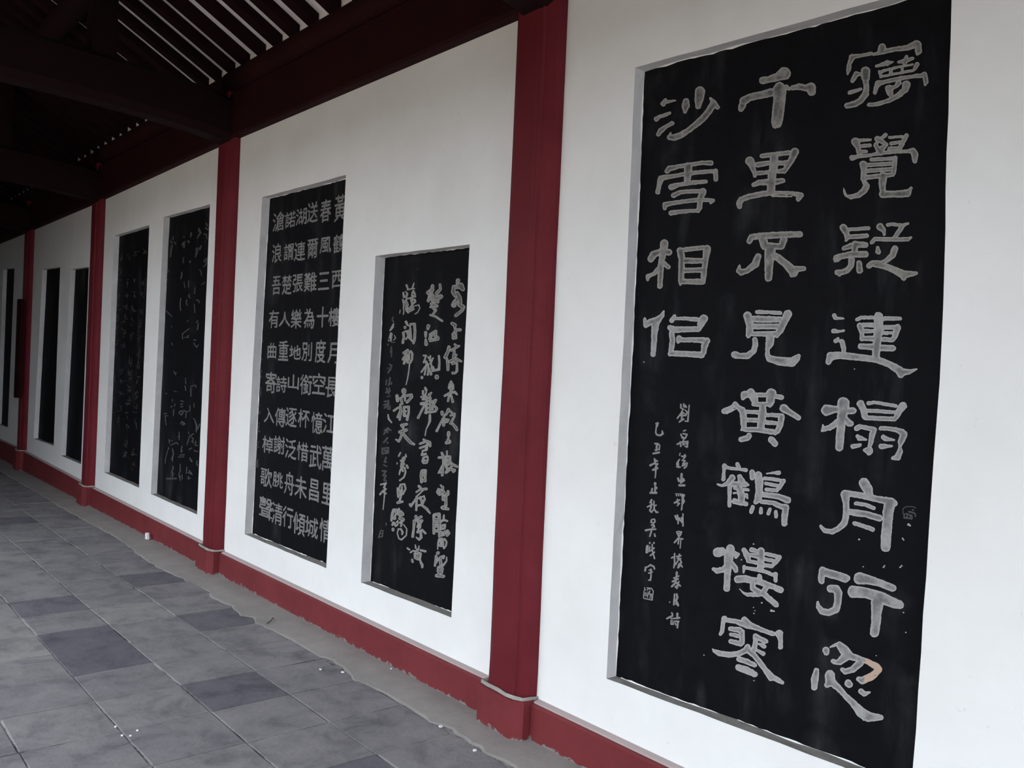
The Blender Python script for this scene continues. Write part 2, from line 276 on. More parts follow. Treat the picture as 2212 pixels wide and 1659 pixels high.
M_INK4 = ink_mat('nearly_worn_off_strokes', (0.07, 0.067, 0.072), (0.04, 0.04, 0.04), (0.05, 0.05, 0.05))
LEFTEND = -3.5
M_BLOCKER, nt, b = new_mat('dark_sky_blocker')  # even dark colour of the added box that blocks the low sky
b.inputs['Base Color'].default_value = (0.03, 0.035, 0.025, 1); b.inputs['Roughness'].default_value = 0.9
BIG = """1800 80 9.964|41,44,7 35,58,4.5 33,72,5 31,80,2;41,43,6 60,40,3.5 82,36,4;106,22,8 104,30,8;86,38,3 104,33,5 130,27,5 160,23,6 180,15,8;182,16,8 184,30,7.5 182,36,4;70,74,10 70,88,9;62,80,3 50,80,6 42,94,5;70,95,6 72,110,6 70,122,7 60,136,7 48,144,7 30,148,6;36,120,4.5 60,112,3;93,63,3 104,60,4 116,56,6 129,54,2;141,54,3 155,52,5 172,46,3;158,43,4 154,56,5;100,76,4 115,71,3 140,65,3 172,59,2;181,59,5 175,70,3.5;102,86,3 130,80,3 172,72,3;99,74,3 104,86,3;124,72,4 124,80,4;149,66,3 149,75,3;90,120,4 93,108,5 97,100,7 110,97,4.5 140,90,4.5 170,85,4 192,83,5 197,80,5 200,96,5.5 198,103,3;141,99,6 136,106,4 126,110,5 120,111,8 122,120,7 126,128,4;158,103,9 155,114,7 140,126,6 120,137,5 95,145,4.5 77,146,4
1800 276 9.964|48,30,9 54,42,6 56,55,5;55,28,4 80,26,3;56,40,4 79,38,4;56,52,5 72,51,3;95,24,6 112,34,4 115,36,4 104,46,6 106,54,5;113,15,4.5 104,24,4;92,38,5 97,46,6 103,53,7;98,30,3 92,35,4;121,21,3 150,19,3;158,17,5 150,32,5 142,48,5;125,34,4 145,31,4;122,46,5 140,44,4;41,65,6 55,62,4 80,59,3.5 100,55,4 130,52,4 160,51,4 172,50,7 176,58,8 176,72,5;65,79,8 66,95,6 65,110,6;134,65,5 132,85,5 130,98,5;82,69,4 132,66,4;70,81,4.5 130,77,4;70,93,4.5 130,89,4.5;64,108,5 100,104,5 128,101,5;70,118,4 72,125,7 68,134,7 55,145,6 38,149,5 28,146,3 24,138,2.5 23,130,1;65,113,4 66,120,3;108,104,9 106,118,8 107,135,6.5 107,143,8 125,143,7 150,142,8 160,141,8 168,130,3
1780 466 9.964|42,26,8 49,38,6 50,48,5 48,53,3;52,30,4 65,29,4 96,27,4;52,46,5 70,45,5 92,43,5;68,62,8 66,75,6.5;44,70,5 58,65,6;70,62,7 90,63,6;28,92,8 34,88,6 60,83,7 90,83,7;24,98,3 28,94,6;60,95,7 59,108,6 50,118,6 38,122,6 29,122,6 34,127,4;76,102,6 77,118,7;121,24,8 129,32,5 130,40,3;138,20,4 145,18,3.5 170,21,4 181,17,3;168,24,5 160,36,5 152,47,4;103,58,4 110,50,4.5 140,51,5 180,51,4.5 188,47,3;116,69,3 117,77,6;153,71,7 148,85,7 136,96,5 125,102,5 105,102,6 97,108,6;110,105,6 130,108,7 150,116,7 172,127,9 172,134,6;172,127,9 198,124,4
1770 664 9.964|33,18,5 34,23,4 53,24,2;31,51,5 42,52,3.5 53,50,2.5;36,72,5 41,67,3;50,76,6 53,90,5 52,98,5;42,72,3 49,71,3;20,118,6 25,105,9 45,103,7.5 70,106,7.5 100,109,7 125,113,7 150,122,7 172,135,9 176,144,8;176,140,9 196,138,5 210,133,1.5;128,20,10 128,40,10 126,70,9 123,90,9 122,108,8 120,112,7;82,26,4 90,22,4 115,22,4;140,24,5 174,24,4;88,40,7 92,55,5 92,68,5;95,38,5 118,38,5;92,51,5 118,51,4;92,67,5 118,67,6;138,43,5 160,43,5;168,44,8 164,60,6 158,70,5;138,55,4 158,55,3.5;138,69,5 158,70,5;89,84,6 115,85,7;135,87,7 158,88,7
1750 846 9.964|72,25,13 72,40,12 68,58,10 67,75,9 65,95,9 63,120,8.5;36,40,12 52,38,8 60,38,7;82,42,7 93,41,7;62,62,6 55,70,7 42,78,6 30,80,5 28,72,2;26,84,3 34,84,2;76,58,6 84,68,7 89,69,6;109,26,8 116,40,7 118,52,7 119,54,7;126,25,4 140,23,3.5 185,31,4;200,31,9 192,42,7 186,54,6 182,59,5;122,41,4 150,42,4 184,45,4;122,56,5 150,58,5 182,59,5;101,79,6 108,75,5 122,78,5 138,82,6 134,92,6.5 131,110,5 127,120,4;118,126,4 126,127,10;102,96,4 107,100,6 120,103,2.5;93,118,5.5 108,115,3.5;153,79,5 165,79,4.5 185,82,5 198,87,7 202,92,8 196,108,7 194,118,3 194,128,6 189,141,7 179,143,4;158,98,5 162,101,5.5 181,104,2;154,118,6 176,117,2.5
1750 1026 9.964|116,17,11 124,30,11 127,42,9;76,42,10 78,60,7 78,75,7 77,92,7 74,103,7.5 62,115,6 48,122,5.5 32,120,5 23,110,3;82,40,7 110,44,6.5 145,52,7 175,57,8 182,61,7;172,62,12 168,80,12 167,100,11 164,130,11 163,155,10.5;99,61,4 120,64,4 137,71,4.5;88,80,7 120,84,7 150,93,7;96,104,4.5 115,110,4.5 135,117,5
1740 1216 9.964|38,17,9 34,32,7 35,40,6;42,20,9 65,26,9 86,33,9 91,33,6;54,55,8 66,56,9 71,65,9 70,85,8 66,100,8 50,107,7 36,104,7 28,94,5 27,85,3;117,33,13 135,36,10 160,43,8 188,54,8;104,62,13 130,64,11 160,73,12 190,86,11 203,90,9;155,85,14 153,110,11 152,130,10 149,150,10
1740 1376 8.293|37,24,6.5 38,28,5;45,18,1.5 56,13,3;61,14,6 70,24,9 80,34,7 100,40,5 112,44,5 128,53,6 132,58,6 120,70,7 102,78,6.5 95,75,4;74,33,9 62,44,6 55,46,4 50,43,4;98,46,7 85,58,6 72,62,5 66,58,3.5;20,60,5 17,75,7 16,90,5.5;44,68,9 45,80,9 39,86,5;50,83,7 58,90,6 70,103,5 85,118,6 100,135,9 113,143,9 135,144,5;108,140,8 106,146,4;77,83,7 79,85,6;100,97,5 106,102,4.5 115,99,2
1580 130 9.964|114,29,14 100,36,9 80,42,7 68,44,8;104,57,10 104,65,15 104,85,13 101,110,13 98,134,12 94,141,6;24,98,8 21,105,6;27,88,9 40,80,8 60,76,8 85,70,9;119,59,6 125,62,4;132,60,5 146,57,7 160,60,7 172,58,10 173,68,9
1560 306 9.964|60,42,10 66,56,6 70,66,5 71,74,4;86,31,5 110,28,5 145,24,5;157,22,9 150,38,7 142,52,6 134,64,5;112,35,9 112,50,9 108,70,9 106,90,9 105,108,9;76,50,6 100,46,5;76,68,5 100,66,4;122,46,5 140,46,6;122,64,5 135,62,5;68,93,5 80,88,6 100,87,7;118,86,7 131,84,5;38,140,5 37,133,7 42,124,6 60,118,6 90,112,6 120,110,4 150,111,4 170,115,6 164,124,5;108,117,2 150,118,1.5
1560 486 9.964|59,35,6 64,26,7 80,24,7 100,23,7 130,21,7 168,20,6.5;88,30,9 92,45,9;133,32,8 128,46,7;100,46,7 125,46,7;104,50,12 102,70,11 101,90,9 100,114,8;78,68,7 72,84,8 55,98,6 42,102,7 36,98,6 38,87,2;108,65,8 120,70,8 135,82,8 150,96,10 155,103,9;160,95,7 176,94,5;150,108,5 156,105,6
1560 656 9.964|55,26,9 60,45,8 60,60,8 57,68,6 55,73,2;76,18,4.5 90,18,4 125,20,4;142,22,9 132,42,8 124,58,8 118,69,5;66,33,7 100,34,7 125,34,6;66,49,6 120,49,6;65,65,5 115,65,6;71,78,6 72,90,6 68,103,6 55,112,7 40,113,6 28,110,8;104,72,9 103,85,9 98,98,5 98,110,5 102,118,7 120,123,9 150,126,10 160,118,8 165,112,4
1540 826 9.964|68,28,9 65,35,4;82,22,9 90,38,8 93,47,5;126,24,11 124,40,9 123,49,5;70,26,8 95,27,5 120,27,5 148,32,5.5;88,47,5 125,47,5;108,50,7 107,70,9 104,95,8;48,47,6 54,53,5 63,60,7;25,62,6 48,50,4;30,66,2.5 52,56,1.5;64,60,7 67,80,7 67,98,6 62,102,3;72,63,4 105,65,5;115,70,4 145,71,4.5;148,74,7 146,90,6 140,104,6 134,110,4;72,81,5 105,82,5;115,86,5 140,88,4;68,101,5 100,102,6 130,107,6;153,56,9 170,67,6 184,76,6;78,115,6 76,119,6 62,123,6;126,123,7 134,132,7
1530 990 9.964|35,16,5 34,30,3 33,45,4.5;38,19,4 60,23,3 82,25,4;63,13,4.5 67,20,4;95,30,6 95,42,5.5;20,56,2 30,59,3 42,54,5 52,42,7;68,39,5 72,50,8;54,55,6 80,56,6 86,57,3;47,60,5 46,80,4 46,102,4;58,64,4 86,68,3;65,60,6 72,80,8 72,95,7;55,75,2 60,74,2;56,88,2.5 60,89,2.5;82,80,4.5 85,86,2;56,93,5 82,98,5;108,36,8 110,50,9 110,70,8 108,88,8 102,94,5;126,33,1.5 145,31,3 152,31,5;122,43,4 140,45,4 160,48,4;162,49,5 154,62,5 148,70,3;125,54,4 150,59,4;125,67,4 148,69,4;120,78,6 150,82,6 172,90,7;115,93,5 140,96,5 158,104,6 168,106,7 165,120,7 164,140,6.5;96,105,4 93,115,4.5;114,107,3 114,116,4.5;133,110,4 130,119,4;146,115,4 146,126,4
1520 1166 9.964|31,27,10.5 40,25,9;58,19,9 55,33,11 53,50,9 52,75,7 50,105,7;65,28,5 74,31,4 70,37,4;50,58,7 42,64,6 30,67,6 22,63,4;60,50,6 68,60,6 70,66,5;87,22,5 94,34,7 97,44,5;103,21,5 120,26,4;124,24,8 124,42,8 123,60,7;98,32,4 118,35,6;135,30,4 160,36,4;164,37,4.5 156,48,5 147,57,3.5;96,46,4 120,50,4;133,42,4 155,46,4;130,54,4 147,57,4;88,58,4 86,70,2.5;90,60,3.5 115,64,4 135,69,4 148,75,4 155,74,5 155,88,4;74,85,8 90,84,8 120,90,7 150,101,6 166,108,7;121,78,5 122,88,6;106,92,6 106,104,6 118,112,7;78,106,1 86,114,2 95,118,4 120,118,5;138,98,6 132,108,6 126,116,6;128,115,6 142,127,6 155,138,6.5 158,141,4
1520 1322 9.964|45,13,5.5 42,25,4.5 40,42,4.5 37,47,4;50,17,5 70,20,5 95,28,8 110,32,6 130,40,5 150,47,5;88,17,7 98,26,7;163,47,8.5 166,60,5 166,76,5;58,36,5 78,39,6 84,42,5 84,66,5;59,48,4 78,52,5;59,63,5 80,68,6;82,45,6 82,66,5;112,52,6 112,65,5 110,76,6 107,84,6;115,54,6 134,63,5;120,69,3 131,74,4.5;116,82,3 129,90,4.5;95,75,6 90,83,6 75,90,6 55,92,6 35,89,6 24,84,4 19,79,1;97,82,7 110,94,6 122,109,6 134,125,6 146,140,8 155,143,6 170,152,4;76,101,5.5 92,106,6 110,114,5;75,119,6.5 90,124,8 111,134,6
1380 170 9.964|58,45,3 53,54,6;60,50,4 80,47,1.5;102,49,7 101,58,9 100,71,4;132,28,11 130,45,9.5 128,60,6;155,43,3 162,52,6 170,62,5;160,56,8 150,72,7 138,86,7.5 122,100,6.5 105,113,6 90,122,7 75,127,7 67,126,6;69,117,1.5 66,124,3;38,87,5.5 45,82,4 58,78,4 67,74,3.5;42,120,4.5 47,112,6 60,103,4.5 72,96,4.5
1380 330 9.964|61,40,5 66,34,6 85,30,4.5 110,26,4.5 135,22,4.5 156,22,5.5;41,85,5 44,70,5 48,56,7;52,54,6 70,51,4.5 100,46,4.5 130,42,4.5 160,40,4.5;166,39,5 166,50,5 166,57,5;107,30,9 106,45,8 104,62,7;71,74,7 85,69,4.5 110,65,5 145,62,4;75,92,5.5 90,85,4.5 110,83,4.5 130,83,4.5;138,84,8 133,100,6 131,118,6 128,125,4.5;56,120,4 57,112,6 75,108,4.5 105,104,4.5 130,101,5 150,102,4 160,103,4 155,108,3;70,130,5.5 80,128,5 110,125,4 128,125,4.5
1370 500 9.964|65,26,9 63,45,8 60,60,6.5 57,78,7 57,95,6 56,118,5.5;36,60,7 42,50,8 55,44,6 75,45,7;64,68,5 74,77,5;52,82,6 42,92,4 30,96,5 29,104,3;100,42,8 103,60,7 102,85,6.5 101,105,6 100,114,3;105,40,5 130,37,5 150,35,5;157,38,9 154,60,6 151,85,6 149,105,6;110,63,6.5 148,63,6;110,84,5.5 148,83,5.5;102,108,6 130,108,6 147,108,7
1370 650 9.964|64,22,2 60,32,5 50,42,8 35,46,7 26,52,6 23,38,3;46,50,9 44,70,6.5 43,90,6 41,115,5.5;87,33,4 81,42,5.5;87,38,3.5 110,38,4 135,40,5;150,38,9 144,50,8 140,60,5;78,58,6 85,62,8;90,62,7 115,61,6 138,61,6;81,70,6 83,85,6 81,100,6 77,115,4;97,80,6 95,88,4;100,84,5 130,84,5.5 150,85,7;157,86,7 151,98,7 150,110,6 144,120,4;80,113,6 110,114,6 145,116,7"""
SMALL = """1420 860 6.636|34,9,1 34,14,1 38,16,.8;38,8,.8 38,12,.8 40,13,.8;40,10,1 42,13,1;37,16,1 34,22,1 29,29,1;36,20,1 40,23,.8;40,17,.8 43,20,1 41,25,1;33,25,1 39,25,1;36,22,1 35,31,1.2;32,34,1.2 38,30,1.2;46,10,.8 45,20,1 44,33,1.2 40,33,.8
1420 860 6.636|38,47,1 41,46,.8;34,52,1 36,57,1;37,51,1 43,52,1 40,58,1 37,56,1;38,58,1 37,65,1;29,66,1.2 35,63,1 44,62,1 43,70,1.2 40,69,.8;33,63,1 34,69,1.2;37,67,1 41,65,1
1420 860 6.636|33,79,.7 32,82,.7;35,83,1 37,84,1 40,81,.8 41,83,.8 38,87,1;32,88,1 29,92,1 28,95,1;30,92,1.2 30,99,1.2;28,98,1 33,99,1;36,89,1 40,90,1 37,94,1;37,95,1 43,93,1 42,98,1 39,100,1.2;36,97,1 40,96,1
1420 860 6.636|35,109,1.6 35,120,1.6;30,115,1.4 31,119,1.2 38,116,1.2;32,125,1.6 39,125,1.5;34,121,1.4 39,118,1
1420 860 6.636|27,137,.8 28,140,.8;30,137,.8 31,140,.8;33,137,.8 34,140,.7;25,150,1.2 32,146,1;29,145,1 29,150,1 32,151,1 29,154,1;36,139,1 36,150,1 35,160,1;36,138,1 39,139,1 37,143,1 39,148,1 37,151,1
1420 1110 6.636|26,3,1.2 28,8,1.2;29,2,1.2 30,8,1.2 30,14,1;32,6,1 33,10,1;35,5,.8 35,12,1;37,0,.8 37,17,1.2
1420 1110 6.636|28,26,1 31,32,1;30,25,.8 35,26,1 33,31,1 31,32,1;30,28,.8 34,28,.8;31,34,1 25,41,1.2;31,35,1 37,36,.9;31,37,.8 30,43,1;34,36,.7 33,49,.7
1420 1110 6.636|25,57,1 25,70,1 24,77,1;21,63,1.2 23,62,1;28,61,1 34,60,1;32,58,1 31,62,1;29,64,1 34,64,.8;31,65,1 26,73,1;33,66,1 35,70,1 31,72,.8 30,77,1.2 34,73,1 36,76,1
1420 1110 6.636|28,84,1.5 28,90,1.2;24,92,1 31,89,1;22,97,1.2 30,93,1.2;27,91,1.3 26,99,1.3 21,104,1.3;27,98,1.2 33,103,1.2;31,97,1 28,106,1.5 26,104,1
1420 1110 6.636|25,115,1 24,130,1.2;28,115,1.2 29,120,1.5 27,124,1.5 30,131,1.5;27,129,1 29,128,1;18,126,.7 18,127,.7
1420 1110 6.636|21,142,1 22,144,1;14,150,1.2 22,146,1.2;20,150,.8 22,150,.8;20,153,.7 22,153,.7;20,155,1 20,158,1 23,158,1 23,155,.8;29,143,1.4 29,150,1.2;24,150,1 32,149,1.2;25,154,1 31,154,1;30,154,1.2 29,163,1.2;26,157,1 27,159,1
1370 900 7.9|38,12,1.5 41,11,1.5 39,16,2;38,18,1 37,27,1.2 39,31,1.5 45,32,1.5 49,29,1.8 48,24,.8
1370 900 7.9|36,46,1.5 41,46,1 44,49,1 43,55,1;39,49,1.5 38,54,1;36,57,1 43,56,1.2;33,63,1.6 43,61,1.5;40,48,1 38,58,1
1370 900 7.9|35,72,1.2 36,77,1.8;37,75,1.8 40,76,1.2;28,83,1.8 34,80,1.2 40,81,1.8;38,84,1.5 37,88,1.5;32,91,1.5 40,88,1.8;37,90,1.5 37,97,1 36,104,1
1370 900 7.9|36,114,2.2 36,115,2.2;36,118,1 36,127,1.5;38,121,1.8 38,122,1.8;31,123,1.4 30,129,1.5;28,130,1.6 38,130,1.8
1370 900 7.9|30,142,1.5 27,147,1;23,154,1.2 31,150,1.2;30,146,1 29,155,1.5;29,155,1 27,160,1.4 30,163,1.4 33,159,1;34,144,1 34,152,1.2 38,151,1;35,153,1.2 34,157,1.2 38,163,1.4 41,163,1.2
1370 1100 7.9|30,18,1.3 29,22,1.3 33,24,1.3 36,21,1.2 35,17,1.2 32,17,1;30,27,1.2 34,27,1.2 35,30,1.2 31,31,1;20,36,1.6 30,34,1.4 37,34,1.2;30,35,1.3 29,40,1.2 27,46,1.2;35,42,1 36,46,1.5
1370 1100 7.9|27,57,1.3 27,58,1.3;34,57,1.3 34,58,1.3;22,62,1 21,68,1 21,74,1.2;24,62,1 23,74,1;22,68,.8 24,67,.8;27,64,1 26,72,1;31,60,1 31,70,1.2 35,84,1.2;27,71,1 32,70,1;35,73,1 28,79,1.2;34,67,1.2 34,66,1.2
1370 1100 7.9|20,99,1.5 19,105,1.5;22,99,1 28,95,1.5 34,98,1.5 35,102,1.2;26,104,1 30,103,1;25,109,1.2 31,107,1.2;29,102,1 29,115,1.2 28,121,1.3 25,121,1
S1370 1100 7.9|18,134,.8 19,137,.8 17,140,.6 16,150,.6 17,152,.8 31,155,.8 33,140,.7 30,135,.7 22,134,.7;22,138,.7 24,136,.7 28,136,.6;21,143,.8 23,150,.8;27,139,.8 26,145,.8 30,145,.8 30,152,.7;19,142,.7 19,148,.7;24,141,.7 24,147,.6;28,147,.7 27,152,.6
S1930 1080 23.7|50,50,2 50,70,2;50,45,2 62,36,2 82,33,2 108,36,2 115,42,2;55,72,3 72,70,3 72,88,3 55,90,3 56,75,3;55,92,3 80,94,3 95,97,3 97,88,3;80,60,4 98,64,4 112,70,3 114,85,3;80,75,4 95,80,4 85,88,3;98,50,3 104,52,3"""
